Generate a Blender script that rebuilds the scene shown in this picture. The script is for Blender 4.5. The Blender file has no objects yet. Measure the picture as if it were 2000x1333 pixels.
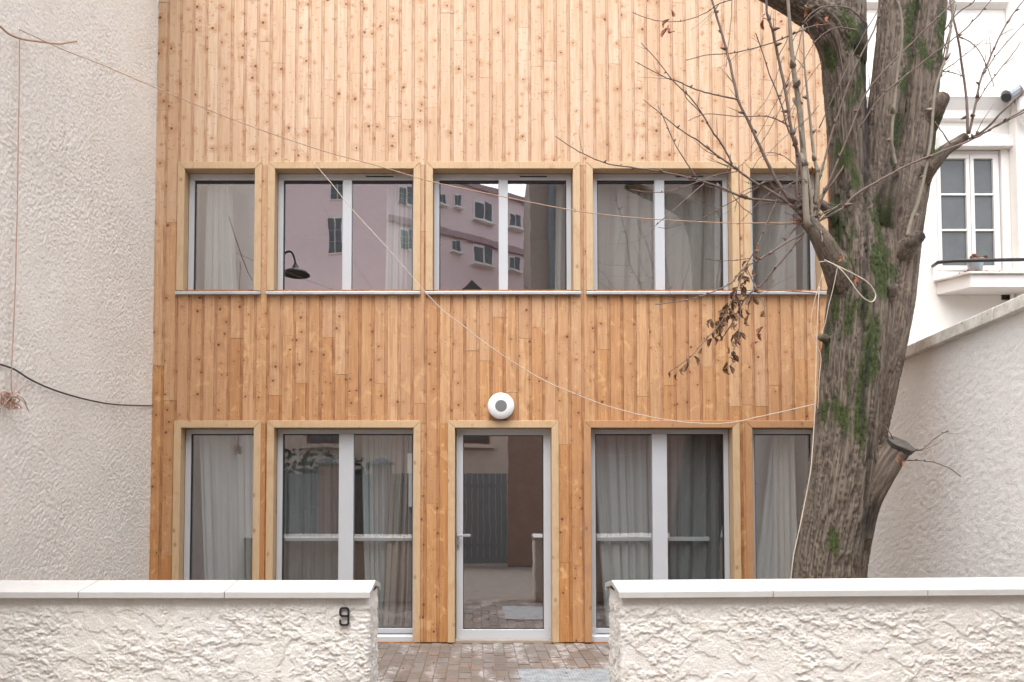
import bpy, math, random
import numpy as np
from mathutils import Vector, Matrix
rad = math.radians
random.seed(9)
RNG = np.random.RandomState(5)
S = bpy.context.scene
COL = S.collection
# ------------------------------------------------------------------ camera, world, sun, exposure
F, PPX, PPY, PITCH = 1500.0, 930.0, 922.0, rad(2.2)
CAM = Vector((0.0, -7.7, 1.40))
cd = bpy.data.cameras.new('camera'); cam = bpy.data.objects.new('camera', cd); COL.objects.link(cam)
cd.sensor_width = 36; cd.lens = F/2000*36
cd.shift_x = (1000-PPX)/2000; cd.shift_y = (PPY-666.5)/2000
cd.clip_start = 0.05; cd.clip_end = 500
cam.location = CAM; cam.rotation_euler = (rad(90)+PITCH, 0, 0)
S.camera = cam
w = bpy.data.worlds.new('World'); S.world = w; w.use_nodes = True
nt = w.node_tree; nt.nodes.clear()
sky = nt.nodes.new('ShaderNodeTexSky'); sky.sky_type = 'NISHITA'; sky.sun_disc = False
SUN_EL, SUN_AZ = rad(69), rad(192)      # azimuth clockwise from +Y
sky.sun_elevation = SUN_EL; sky.sun_rotation = SUN_AZ; sky.dust_density = 4; sky.air_density = 1.0; sky.altitude = 100
hs = nt.nodes.new('ShaderNodeHueSaturation'); hs.inputs['Saturation'].default_value = 0.22
bg = nt.nodes.new('ShaderNodeBackground'); bg.inputs['Strength'].default_value = 0.15
wo = nt.nodes.new('ShaderNodeOutputWorld')
nt.links.new(sky.outputs[0], hs.inputs['Color']); nt.links.new(hs.outputs[0], bg.inputs['Color']); nt.links.new(bg.outputs[0], wo.inputs[0])
sd = bpy.data.lights.new('sun', 'SUN'); sd.energy = 0.5; sd.angle = rad(60); sd.color = (1.0, 0.985, 0.965)
sun = bpy.data.objects.new('sun', sd); COL.objects.link(sun)
sdir = Vector((math.sin(SUN_AZ)*math.cos(SUN_EL), math.cos(SUN_AZ)*math.cos(SUN_EL), math.sin(SUN_EL)))
sun.rotation_euler = sdir.to_track_quat('Z', 'Y').to_euler(); sun.location = (0, -4, 12)
S.view_settings.view_transform = 'Standard'; S.view_settings.look = 'None'
S.view_settings.gamma = 1; S.view_settings.use_curve_mapping = False
S.view_settings.exposure = 1.76
S.cycles.max_bounces = 9; S.cycles.diffuse_bounces = 5; S.cycles.transparent_max_bounces = 24
S.cycles.caustics_reflective = False; S.cycles.caustics_refractive = False
S.cycles.use_denoising = True

# ------------------------------------------------------------------ geometry of the view (a measured room, in metres)
def ray(px, py):
    a = (px-PPX)/F; b = (PPY-py)/F
    return Vector((a, math.cos(PITCH)-b*math.sin(PITCH), math.sin(PITCH)+b*math.cos(PITCH)))
def atY(px, py, Y):
    d = ray(px, py); return CAM + d*((Y-CAM.y)/d.y)
def atX(px, py, X):
    d = ray(px, py); return CAM + d*((X-CAM.x)/d.x)
def atD(px, py, D): return atY(px, py, CAM.y+D)
def project(p):
    v = Vector(p)-CAM; c, s = math.cos(PITCH), math.sin(PITCH)
    dz = v.y*c+v.z*s; up = -v.y*s+v.z*c
    return PPX+F*v.x/dz, PPY-F*up/dz

# ------------------------------------------------------------------ numpy noise
_perm = RNG.permutation(256).astype(np.int64); _perm = np.concatenate([_perm, _perm, _perm])
_g = RNG.normal(size=(256, 3)); _g /= np.linalg.norm(_g, axis=1)[:, None]
def perlin(p):
    p = np.asarray(p, dtype=float); pi = np.floor(p).astype(np.int64); pf = p-pi; pi = pi & 255
    u = pf*pf*pf*(pf*(pf*6-15)+10); out = 0
    for i in (0, 1):
        for j in (0, 1):
            for k in (0, 1):
                h = _perm[_perm[_perm[pi[:, 0]+i]+pi[:, 1]+j]+pi[:, 2]+k] & 255
                d = (_g[h]*(pf-np.array([i, j, k]))).sum(1)
                out = out + d*(u[:, 0] if i else 1-u[:, 0])*(u[:, 1] if j else 1-u[:, 1])*(u[:, 2] if k else 1-u[:, 2])
    return out*1.5
def fbm(p, n=3):
    o = 0; a = 1; f = 1
    for q in range(n):
        o = o + a*perlin(p*f+q*17.3); a *= .5; f *= 2.03
    return o
def sstep(a, b, x):
    t = np.clip((x-a)/(b-a), 0, 1); return t*t*(3-2*t)

# ------------------------------------------------------------------ mesh helpers
class MB:
    def __init__(s): s.v = []; s.f = []; s.mi = []
    def add(s, vs, fs, m=0):
        o = len(s.v); s.v += [tuple(v) for v in vs]; s.f += [tuple(i+o for i in f) for f in fs]; s.mi += [m]*len(fs); return s
    def box(s, x0, x1, y0, y1, z0, z1, m=0):
        if x0 > x1: x0, x1 = x1, x0
        if y0 > y1: y0, y1 = y1, y0
        if z0 > z1: z0, z1 = z1, z0
        return s.add([(x0,y0,z0),(x1,y0,z0),(x1,y1,z0),(x0,y1,z0),(x0,y0,z1),(x1,y0,z1),(x1,y1,z1),(x0,y1,z1)],
              [(0,3,2,1),(4,5,6,7),(0,1,5,4),(1,2,6,5),(2,3,7,6),(3,0,4,7)], m)
    def prism(s, prof, axis, a0, a1, m=0):
        """prof: list of 2D points; axis 'x','y','z' along which it is extruded"""
        n = len(prof); vs = []
        for a in (a0, a1):
            for p in prof:
                vs.append({'x': (a, p[0], p[1]), 'y': (p[0], a, p[1]), 'z': (p[0], p[1], a)}[axis])
        fs = [tuple(range(n-1, -1, -1)), tuple(range(n, 2*n))]
        fs += [(i, (i+1) % n, n+(i+1) % n, n+i) for i in range(n)]
        return s.add(vs, fs, m)
    def tube(s, pts, rs, n=6, cap=True, m=0):
        pts = [Vector(p) for p in pts]
        if not hasattr(rs, '__len__'): rs = [rs]*len(pts)
        o = len(s.v); ref = None
        for i, p in enumerate(pts):
            t = (pts[min(i+1, len(pts)-1)]-pts[max(i-1, 0)])
            t = t.normalized() if t.length > 1e-9 else Vector((0, 0, 1))
            if ref is None:
                ref = Vector((1, 0, 0)) if abs(t.x) < .8 else Vector((0, 1, 0))
            u = (ref-t*ref.dot(t))
            u = u.normalized() if u.length > 1e-6 else t.orthogonal().normalized()
            ref = u; v = t.cross(u)
            for k in range(n):
                a = 2*math.pi*k/n
                s.v.append(tuple(p+(u*math.cos(a)+v*math.sin(a))*rs[i]))
        for i in range(len(pts)-1):
            for k in range(n):
                s.f.append((o+i*n+k, o+i*n+(k+1) % n, o+(i+1)*n+(k+1) % n, o+(i+1)*n+k)); s.mi.append(m)
        if cap:
            s.f.append(tuple(o+k for k in range(n-1, -1, -1))); s.mi.append(m)
            q = o+(len(pts)-1)*n; s.f.append(tuple(q+k for k in range(n))); s.mi.append(m)
        return s
    def lathe(s, prof, c, n=40, axis='y', m=0):
        """prof: list of (r, h) - h along axis from c"""
        o = len(s.v)
        for r, h in prof:
            for k in range(n):
                a = 2*math.pi*k/n
                if axis == 'y': s.v.append((c[0]+r*math.cos(a), c[1]+h, c[2]+r*math.sin(a)))
                else: s.v.append((c[0]+r*math.cos(a), c[1]+r*math.sin(a), c[2]+h))
        for i in range(len(prof)-1):
            for k in range(n):
                s.f.append((o+i*n+k, o+i*n+(k+1) % n, o+(i+1)*n+(k+1) % n, o+(i+1)*n+k)); s.mi.append(m)
        s.f.append(tuple(o+k for k in range(n))); s.mi.append(m)
        q = o+(len(prof)-1)*n; s.f.append(tuple(q+k for k in range(n))); s.mi.append(m)
        return s
    def build(s, name, mats, parent=None, smooth=False, bevel=0, loc=None, seg=1):
        me = bpy.data.meshes.new(name); me.from_pydata(s.v, [], s.f)
        if not isinstance(mats, (list, tuple)): mats = [mats]
        for m_ in mats: me.materials.append(m_)
        me.polygons.foreach_set('material_index', s.mi)
        me.validate(); me.update()
        import bmesh
        bm = bmesh.new(); bm.from_mesh(me); bmesh.ops.recalc_face_normals(bm, faces=bm.faces); bm.to_mesh(me); bm.free()
        if smooth: me.polygons.foreach_set('use_smooth', [True]*len(me.polygons))
        o = bpy.data.objects.new(name, me); COL.objects.link(o)
        if parent: o.parent = parent
        if loc: o.location = loc
        if bevel:
            b = o.modifiers.new('bevel', 'BEVEL'); b.width = bevel; b.segments = seg; b.limit_method = 'ANGLE'
        return o
def tag(o, label=None, cat=None, group=None, kind=None):
    for k, v in (('label', label), ('category', cat), ('group', group), ('kind', kind)):
        if v: o[k] = v
    return o
def empty(name, label, cat, group=None, loc=(0, 0, 0)):
    o = bpy.data.objects.new(name, None); COL.objects.link(o); o.location = loc; o.empty_display_size = .1
    return tag(o, label, cat, group)
def npmesh(name, V, Fq, mat, parent=None, smooth=True):
    me = bpy.data.meshes.new(name); nv, nf = len(V), len(Fq)
    me.vertices.add(nv); me.vertices.foreach_set('co', np.asarray(V, dtype=np.float32).ravel())
    me.loops.add(nf*4); me.loops.foreach_set('vertex_index', np.asarray(Fq, dtype=np.int32).ravel())
    me.polygons.add(nf); me.polygons.foreach_set('loop_start', np.arange(0, nf*4, 4, dtype=np.int32))
    me.polygons.foreach_set('loop_total', np.full(nf, 4, dtype=np.int32))
    me.update(calc_edges=True); me.validate()
    me.polygons.foreach_set('use_smooth', [smooth]*nf)
    me.materials.append(mat)
    o = bpy.data.objects.new(name, me); COL.objects.link(o)
    if parent: o.parent = parent
    return o

# ------------------------------------------------------------------ materials
class NT:
    def __init__(s, name):
        s.m = bpy.data.materials.new(name); s.m.use_nodes = True; s.t = s.m.node_tree; s.t.nodes.clear()
        s.out = s.n('ShaderNodeOutputMaterial'); s.b = s.n('ShaderNodeBsdfPrincipled'); s.l(s.b.outputs[0], s.out.inputs[0])
    def n(s, typ, **kw):
        x = s.t.nodes.new(typ)
        for k, v in kw.items(): setattr(x, k, v)
        return x
    def l(s, a, b): s.t.links.new(a, b)
    def setv(s, sock, v):
        if isinstance(v, (int, float, tuple, list)): sock.default_value = v
        else: s.l(v, sock)
    def math(s, op, a, b=0.0, c=None, clamp=False):
        x = s.n('ShaderNodeMath', operation=op); x.use_clamp = clamp
        s.setv(x.inputs[0], a); s.setv(x.inputs[1], b)
        if c is not None: s.setv(x.inputs[2], c)
        return x.outputs[0]
    def mix(s, f, a, b, mode='MIX'):
        x = s.n('ShaderNodeMix', data_type='RGBA', blend_type=mode)
        s.setv(x.inputs[0], f); s.setv(x.inputs[6], a if not isinstance(a, tuple) or len(a) == 4 else a+(1,))
        s.setv(x.inputs[7], b if not isinstance(b, tuple) or len(b) == 4 else b+(1,))
        return x.outputs[2]
    def noise(s, vec, scale, detail=3, rough=.55, dist=0, out=0):
        x = s.n('ShaderNodeTexNoise'); x.inputs['Scale'].default_value = scale; x.inputs['Detail'].default_value = detail
        x.inputs['Roughness'].default_value = rough; x.inputs['Distortion'].default_value = dist
        if vec is not None: s.l(vec, x.inputs['Vector'])
        return x.outputs[out]
    def ramp(s, f, stops):
        x = s.n('ShaderNodeValToRGB'); e = x.color_ramp.elements
        while len(e) < len(stops): e.new(.5)
        for i, (p, c) in enumerate(stops):
            e[i].position = p; e[i].color = (c if len(c) == 4 else tuple(c)+(1,)) if not isinstance(c, (int, float)) else (c, c, c, 1)
        s.setv(x.inputs[0], f); return x.outputs[0]
    def smooth(s, x, a, b):
        r = s.n('ShaderNodeMapRange', interpolation_type='SMOOTHSTEP'); s.setv(r.inputs['Value'], x)
        r.inputs['From Min'].default_value = a; r.inputs['From Max'].default_value = b; return r.outputs[0]
    def pos(s): return s.n('ShaderNodeNewGeometry').outputs['Position']
    def scale(s, vec, sc, off=None):
        x = s.n('ShaderNodeMapping'); s.l(vec, x.inputs['Vector']); x.inputs['Scale'].default_value = sc
        if off is not None: s.setv(x.inputs['Location'], off)
        return x.outputs[0]
    def bump(s, h, strength=.5, dist=.01, nrm=None):
        x = s.n('ShaderNodeBump'); x.inputs['Strength'].default_value = strength; x.inputs['Distance'].default_value = dist
        s.l(h, x.inputs['Height'])
        if nrm is not None: s.l(nrm, x.inputs['Normal'])
        return x.outputs[0]
    def fin(s, col=None, rough=None, nrm=None, **kw):
        if col is not None: s.setv(s.b.inputs['Base Color'], col if not (isinstance(col, tuple) and len(col) == 3) else col+(1,))
        if rough is not None: s.setv(s.b.inputs['Roughness'], rough)
        if nrm is not None: s.l(nrm, s.b.inputs['Normal'])
        for k, v in kw.items(): s.setv(s.b.inputs[k], v)
        return s.m
def simple(name, col, rough=.5, var=.12, nscale=6, bscale=60, bstr=.15, bdist=.002, metallic=0.0, dirt=None):
    n = NT(name); p = n.pos()
    f = n.noise(p, nscale, 4); c = n.mix(n.ramp(f, [(.3, 0.), (.7, 1.)]), tuple(x*(1-var) for x in col), tuple(min(x*(1+var*.6), 1) for x in col))
    if dirt:
        d = n.smooth(n.noise(p, nscale*2.3, 6, .7), .55, .72); c = n.mix(n.math('MULTIPLY', d, .5), c, dirt)
    return n.fin(c, rough, n.bump(n.noise(p, bscale, 3), bstr, bdist), Metallic=metallic)

def plank_mat(name, groove=False):
    n = NT(name); oi = n.n('ShaderNodeObjectInfo'); rnd = oi.outputs['Random']
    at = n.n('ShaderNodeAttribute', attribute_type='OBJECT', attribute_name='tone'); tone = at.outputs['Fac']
    p = n.pos(); sp = n.n('ShaderNodeSeparateXYZ'); n.l(p, sp.inputs[0])
    off = n.math('MULTIPLY', rnd, 53.0)
    # knots
    wob = n.noise(n.scale(p, (1, 1, 1)), 22, 2)
    wx = n.math('MULTIPLY', n.math('SUBTRACT', wob, .5), .022)
    kx = n.math('ADD', n.math('ADD', sp.outputs[0], off), wx); kz = n.math('ADD', n.math('ADD', sp.outputs[2], off), wx)
    cx = n.n('ShaderNodeCombineXYZ'); n.l(kx, cx.inputs[0]); n.l(kz, cx.inputs[1])
    vo = n.n('ShaderNodeTexVoronoi', voronoi_dimensions='2D', feature='F1'); vo.inputs['Scale'].default_value = 8.2
    n.l(cx.outputs[0], vo.inputs['Vector'])
    cs = n.n('ShaderNodeSeparateColor'); n.l(vo.outputs['Color'], cs.inputs[0])
    has = n.math('GREATER_THAN', cs.outputs[0], n.math('MULTIPLY_ADD', n.math('FRACT', n.math('MULTIPLY', rnd, 7.77)), .62, .20))
    size = n.math('MULTIPLY_ADD', n.math('POWER', cs.outputs[1], 2.2), 1.55, .34)
    dist = n.math('DIVIDE', vo.outputs['Distance'], size)
    core = n.math('MULTIPLY', n.math('SUBTRACT', 1.0, n.smooth(dist, .042, .078)), has)
    halo = n.math('MULTIPLY', n.math('SUBTRACT', 1.0, n.smooth(dist, .05, .50)), has)
    # small pin knots
    vo2 = n.n('ShaderNodeTexVoronoi', voronoi_dimensions='2D', feature='F1'); vo2.inputs['Scale'].default_value = 17
    n.l(cx.outputs[0], vo2.inputs['Vector']); cs2 = n.n('ShaderNodeSeparateColor'); n.l(vo2.outputs['Color'], cs2.inputs[0])
    pin = n.math('MULTIPLY', n.math('SUBTRACT', 1.0, n.smooth(vo2.outputs['Distance'], .04, .11)), n.math('GREATER_THAN', cs2.outputs[0], .80))
    # grain bent by the knots
    bend = n.math('MULTIPLY', halo, .016)
    gx = n.math('ADD', n.math('ADD', sp.outputs[0], off), bend)
    gc = n.n('ShaderNodeCombineXYZ'); n.l(gx, gc.inputs[0]); n.l(n.math('MULTIPLY', sp.outputs[2], .035), gc.inputs[2]); n.l(off, gc.inputs[1])
    grain = n.noise(gc.outputs[0], 150, 3, .6, .4)
    broad = n.noise(n.scale(p, (9, 1, .8), None), 1.0, 3)
    gb = n.n('ShaderNodeCombineXYZ'); n.l(n.math('ADD', sp.outputs[0], off), gb.inputs[0]); n.l(n.math('MULTIPLY', sp.outputs[2], .06), gb.inputs[2])
    band = n.noise(gb.outputs[0], 34, 2, .5, 1.2)
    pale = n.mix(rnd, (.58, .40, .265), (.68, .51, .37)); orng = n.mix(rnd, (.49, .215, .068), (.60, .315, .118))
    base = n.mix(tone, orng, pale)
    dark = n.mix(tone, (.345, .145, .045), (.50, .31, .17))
    c = n.mix(n.math('MULTIPLY', n.ramp(band, [(.38, 0.), (.68, 1.)]), .75), base, dark)
    c = n.mix(n.math('MULTIPLY', n.ramp(grain, [(.45, 0.), (.75, 1.)]), .5), c, dark)
    rnd2 = n.math('FRACT', n.math('MULTIPLY', rnd, 17.31))
    c = n.mix(n.math('MULTIPLY', rnd2, .30), c, n.mix(tone, (.36, .165, .06), (.60, .41, .27)))
    smear = n.math('MULTIPLY', halo, n.ramp(n.noise(n.scale(p, (14, 14, 40)), 1.0, 4, .7), [(.35, .15), (.65, 1.)]))
    c = n.mix(n.math('MULTIPLY', smear, n.math('MULTIPLY_ADD', tone, .4, .5)), c, n.mix(tone, (.30, .12, .035), (.42, .19, .07)))
    lightp = n.math('MULTIPLY', n.math('MULTIPLY', n.smooth(n.noise(n.scale(p, (11, 11, 8)), 1.0, 3, .5, .8), .56, .70), n.math('SUBTRACT', 1.0, tone)), .55)
    c = n.mix(lightp, c, (.70, .44, .21))
    rs = n.n('ShaderNodeCombineXYZ'); n.l(n.math('MULTIPLY', sp.outputs[0], 15.0), rs.inputs[0]); n.l(n.math('MULTIPLY', n.math('ADD', sp.outputs[2], off), 27.0), rs.inputs[1]); resin = n.smooth(n.noise(rs.outputs[0], 1.0, 4, .65, .8), .61, .70)
    c = n.mix(n.math('MULTIPLY', resin, n.math('MULTIPLY_ADD', tone, .56, .16)), c, (.38, .15, .05))
    c = n.mix(n.math('MULTIPLY', pin, .85), c, (.13, .06, .03))
    c = n.mix(n.math('MULTIPLY', core, .92), c, (.085, .035, .018))
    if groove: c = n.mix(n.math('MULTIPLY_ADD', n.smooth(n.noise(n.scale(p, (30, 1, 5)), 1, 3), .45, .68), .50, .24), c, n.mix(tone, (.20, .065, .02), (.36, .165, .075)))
    h = n.math('SUBTRACT', n.math('MULTIPLY', grain, .6), n.math('MULTIPLY', core, 1.2))
    return n.fin(c, .62, n.bump(h, .25, .0015))
M = {}
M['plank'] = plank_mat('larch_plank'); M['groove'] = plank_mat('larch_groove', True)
def trim_mat(name, c1, c2, cd_):
    n = NT(name); p = n.pos(); rnd = n.n('ShaderNodeObjectInfo').outputs['Random']
    off = n.n('ShaderNodeCombineXYZ'); n.l(n.math('MULTIPLY', rnd, 9), off.inputs[0])
    tc = n.n('ShaderNodeTexCoord').outputs['Generated']
    g = n.noise(n.scale(p, (70, 70, 6), off.outputs[0]), 1.0, 4, .6, .3); g2 = n.noise(n.scale(p, (5, 5, 5), off.outputs[0]), 1.0, 4, .6)
    k = n.n('ShaderNodeTexVoronoi', feature='F1'); k.inputs['Scale'].default_value = 7; n.l(n.scale(p, (1, 1, .7), off.outputs[0]), k.inputs['Vector'])
    kn = n.math('SUBTRACT', 1.0, n.smooth(k.outputs['Distance'], .04, .16))
    c = n.mix(n.ramp(g, [(.35, 0.), (.7, 1.)]), c1, c2)
    c = n.mix(n.math('MULTIPLY', n.smooth(g2, .5, .75), .5), c, cd_)
    c = n.mix(n.math('MULTIPLY', kn, .6), c, tuple(x*.45 for x in cd_))
    return n.fin(c, .6, n.bump(g, .2, .001))
M['trim'] = trim_mat('pale_pine_trim', (.555, .40, .245), (.495, .325, .175), (.41, .235, .105))
M['trim_worn'] = trim_mat('reddish_trim', (.46, .26, .13), (.40, .20, .09), (.33, .18, .11))
M['white'] = simple('white_lacquered_metal', (.52, .535, .56), .32, .03, 3, 200, .02, .0005)
M['white_upvc'] = simple('grey_white_frame', (.49, .505, .53), .38, .03, 3, 200, .02, .0005)
M['sill'] = simple('aluminium_sill', (.50, .51, .53), .38, .15, 9, 80, .05, .0005, .35, (.35, .35, .35))
M['rubber'] = simple('dark_gasket', (.02, .02, .022), .6)
M['steel'] = simple('brushed_steel', (.52, .52, .53), .35, .05, 20, 200, .05, .0005, .8)
M['black_iron'] = simple('black_iron', (.018, .016, .016), .5, .2, 20, 150, .2, .001)
M['copper'] = simple('twine', (.50, .32, .25), .7, .2, 40)
M['cable_white'] = simple('off_white_cable', (.52, .45, .37), .6, .15, 20)
M['cable_tan'] = simple('tan_cable', (.42, .27, .18), .6, .2, 20)
M['cable_black'] = simple('black_cable', (.05, .045, .045), .5, .2, 20)
M['room'] = simple('interior_paint', (.42, .40, .38), .8, .1)
M['roomfloor'] = simple('interior_floor', (.20, .13, .09), .5, .3, 3)
M['joint'] = simple('joint_sand', (.20, .17, .145), .95, .3, 30, 200, .5, .003)
M['asphalt'] = simple('asphalt', (.06, .06, .06), .9, .3, 20, 300, .5, .003)
M['mortar_white'] = simple('painted_wall', (.82, .80, .765), .8, .04, 2.5, 45, .2, .003, 0, (.60, .56, .50))
M['pvc'] = simple('grey_zinc', (.33, .35, .37), .45, .25, 12, 60, .1, .001, .4)

def plaster(name, c, c2, dirt, stretch=None, rot=0, fine=70, amt=.5):
    n = NT(name); p = n.pos()
    big = n.noise(p, 1.3, 4, .6); c_ = n.mix(n.ramp(big, [(.3, 0.), (.7, 1.)]), c, c2)
    mid = n.noise(p, 9, 5, .65); c_ = n.mix(n.math('MULTIPLY', n.smooth(mid, .52, .75), amt), c_, dirt)
    stk = n.noise(n.scale(p, (5, 5, .45)), 1.0, 5, .7); c_ = n.mix(n.math('MULTIPLY', n.smooth(stk, .54, .72), .45), c_, dirt)
    spk = n.noise(p, 38, 3, .7); c_ = n.mix(n.math('MULTIPLY', n.smooth(spk, .66, .76), .5), c_, tuple(x*.55 for x in dirt))
    sc = n.n('ShaderNodeMapping'); n.l(p, sc.inputs['Vector'])
    if stretch: sc.inputs['Scale'].default_value = stretch; sc.inputs['Rotation'].default_value = (rot, 0, 0)
    f1 = n.noise(sc.outputs[0], fine, 5, .7); f2 = n.noise(p, fine*2.2, 4, .7)
    h = n.math('ADD', n.math('MULTIPLY', f1, 1.0), n.math('MULTIPLY', f2, .5))
    return n.fin(c_, .9, n.bump(h, 1.0, .007))
M['plaster_left'] = plaster('cream_roughcast', (.86, .825, .77), (.82, .78, .72), (.72, .665, .60))
M['plaster_front'] = plaster('whitewashed_render', (.79, .75, .695), (.735, .71, .67), (.62, .555, .48), fine=80, amt=.6)
M['plaster_right'] = plaster('white_roughcast', (.85, .83, .795), (.83, .805, .77), (.76, .72, .67), fine=60)
def coping_mat():
    n = NT('white_coping'); p = n.pos(); a = n.noise(p, 5, 5, .65); b = n.noise(n.scale(p, (4, 4, 30)), 2, 5, .7)
    c = n.mix(n.ramp(a, [(.35, 0.), (.7, 1.)]), (.50, .49, .48), (.455, .44, .42))
    c = n.mix(n.math('MULTIPLY', n.smooth(b, .56, .70), .45), c, (.45, .385, .31)); d = n.noise(p, 26, 6, .8); c = n.mix(n.math('MULTIPLY', n.smooth(d, .60, .70), .5), c, (.30, .27, .22))
    return n.fin(c, .65, n.bump(n.noise(p, 60, 4), .25, .002))
M['coping'] = coping_mat()
def coping_dirty():
    n = NT('weathered_coping'); p = n.pos(); a = n.noise(p, 6, 6, .7); b = n.noise(p, 30, 5, .7)
    c = n.mix(n.smooth(a, .42, .62), (.72, .69, .64), (.56, .52, .46)); c = n.mix(n.math('MULTIPLY', n.smooth(b, .58, .7), .8), c, (.22, .19, .15))
    return n.fin(c, .85, n.bump(b, .5, .006))
M['coping_dirty'] = coping_dirty()
def paver_mat():
    n = NT('worn_paver'); p = n.pos(); rnd = n.n('ShaderNodeObjectInfo').outputs['Random']
    c = n.ramp(rnd, [(0, (.125, .10, .085)), (.3, (.17, .135, .11)), (.55, (.145, .125, .115)), (.8, (.19, .145, .12)), (1, (.16, .155, .15))])
    a = n.noise(p, 18, 5, .7); c = n.mix(n.math('MULTIPLY', n.smooth(a, .45, .7), .45), c, (.17, .135, .11))
    b = n.noise(n.scale(p, (2.2, .9, 1)), 1.6, 2, .5); sp = n.noise(p, 14, 5, .75)
    wpatch = n.math('MULTIPLY', n.smooth(b, .50, .60), n.smooth(sp, .42, .60)); c = n.mix(n.math('MULTIPLY', wpatch, .7), c, (.46, .44, .435))
    return n.fin(c, n.math('MULTIPLY_ADD', a, .5, .25), n.bump(n.noise(p, 90, 4), .4, .003))
M['paver'] = paver_mat()
def slab_mat():
    n = NT('galvanised_plate'); p = n.pos(); a = n.noise(p, 12, 5, .75); b = n.noise(n.scale(p, (60, 14, 1)), 3, 3)
    c = n.mix(n.smooth(a, .4, .62), (.22, .235, .25), (.34, .365, .38)); c = n.mix(n.math('MULTIPLY', n.smooth(b, .55, .7), .5), c, (.20, .19, .18))
    return n.fin(c, .6, n.bump(b, .5, .003), Metallic=.2)
M['plate'] = slab_mat()
def glass_mat(name, fac=.30, tint=(.93, .945, .94), rc=(.93, .90, .91)):
    n = NT(name); n.t.nodes.remove(n.b)
    tr = n.n('ShaderNodeBsdfTransparent'); tr.inputs[0].default_value = tint+(1,)
    gl = n.n('ShaderNodeBsdfGlossy'); gl.inputs['Roughness'].default_value = 0.0; gl.inputs['Color'].default_value = rc+(1,)
    bmp = n.bump(n.noise(n.pos(), 2.3, 2, .5), .03, .02); n.l(bmp, gl.inputs['Normal'])
    lw = n.n('ShaderNodeLayerWeight'); lw.inputs['Blend'].default_value = .5
    f = n.math('MULTIPLY_ADD', n.math('POWER', lw.outputs['Facing'], 5.0), 1-fac, fac, clamp=True)
    mx = n.n('ShaderNodeMixShader'); n.l(f, mx.inputs[0]); n.l(tr.outputs[0], mx.inputs[1]); n.l(gl.outputs[0], mx.inputs[2])
    n.l(mx.outputs[0], n.out.inputs[0]); return n.m
M['glass'] = glass_mat('coated_glass', .44); M['glass_low'] = glass_mat('ground_floor_glass', .29)
_c = NT('clear_glass_face'); _t = _c.n('ShaderNodeBsdfTransparent'); _t.inputs[0].default_value = (.97, .98, .98, 1); _c.t.nodes.remove(_c.b); _c.l(_t.outputs[0], _c.out.inputs[0]); M['clear'] = _c.m
M['glass_dark'] = simple('far_window_pane', (.10, .11, .12), .15, .3, 2)
def frosted():
    n = NT('frosted_pane'); p = n.pos(); a = n.noise(p, 5, 5, .65)
    return n.fin(n.mix(a, (.07, .078, .082), (.14, .15, .155)), .35, n.bump(n.noise(p, 120, 2), .1, .001))
M['frosted'] = frosted()
def cloth(name, c, trans=.14, sheer=0.0):
    n = NT(name); p = n.pos(); wv = n.noise(n.scale(p, (300, 300, 90)), 1, 2)
    col = n.mix(wv, tuple(x*.88 for x in c), c); n.fin(col, .9, n.bump(wv, .2, .001))
    tl = n.n('ShaderNodeBsdfTranslucent'); n.l(col, tl.inputs[0]); mx = n.n('ShaderNodeMixShader'); mx.inputs[0].default_value = trans
    n.l(n.b.outputs[0], mx.inputs[1]); n.l(tl.outputs[0], mx.inputs[2]); o = mx.outputs[0]
    if sheer:
        t2 = n.n('ShaderNodeBsdfTransparent'); m2 = n.n('ShaderNodeMixShader'); m2.inputs[0].default_value = sheer
        n.l(o, m2.inputs[1]); n.l(t2.outputs[0], m2.inputs[2]); o = m2.outputs[0]
    n.l(o, n.out.inputs[0]); return n.m
M['curtain_grey'] = cloth('grey_linen', (.66, .645, .62)); M['curtain_green'] = cloth('pale_green_grey_cotton', (.60, .68, .65))
M['curtain_taupe'] = cloth('taupe_drape', (.40, .36, .335)); M['sheer'] = cloth('sheer_voile', (.60, .66, .68), .2, .14)
M['sheer_dim'] = cloth('dim_voile', (.40, .43, .445), .2, .34)
M['pink'] = simple('pink_render', (.78, .65, .665), .85, .06, .6, 30, .1, .004)
M['brown_wall'] = simple('brown_render', (.30, .25, .22), .9, .12, .5, 20, .3, .01)
M['beige_wall'] = simple('beige_render', (.62, .52, .44), .9, .1, .8, 20, .3, .01)
M['tile_dark'] = simple('slate_roof', (.07, .07, .075), .7, .3, 3, 20, .3, .01)
M['fence_grey'] = simple('grey_metal_fence', (.16, .18, .19), .6, .1)
M['white_paint'] = simple('white_paint', (.76, .75, .73), .6, .05, 4, 60, .1, .001)
M['lamp_white'] = simple('opal_plastic', (.80, .80, .81), .35, .02); M['lamp_grey'] = simple('grey_sensor', (.17, .17, .18), .5, .05)
M['lamp_body'] = simple('dark_lamp_base', (.10, .10, .11), .5)
def brick_far():
    n = NT('red_brown_brick'); p = n.pos(); br = n.n('ShaderNodeTexBrick'); br.inputs['Scale'].default_value = 4.5
    n.l(n.scale(p, (1, 1, 1)), br.inputs['Vector']); br.inputs['Color1'].default_value = (.30, .19, .15, 1); br.inputs['Color2'].default_value = (.25, .155, .125, 1); br.inputs['Mortar'].default_value = (.2, .17, .15, 1)
    mp = n.n('ShaderNodeMapping'); n.l(p, mp.inputs[0]); mp.inputs['Rotation'].default_value = (rad(90), 0, 0); n.l(mp.outputs[0], br.inputs['Vector'])
    return n.fin(br.outputs[0], .85)
M['brick'] = brick_far()
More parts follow.
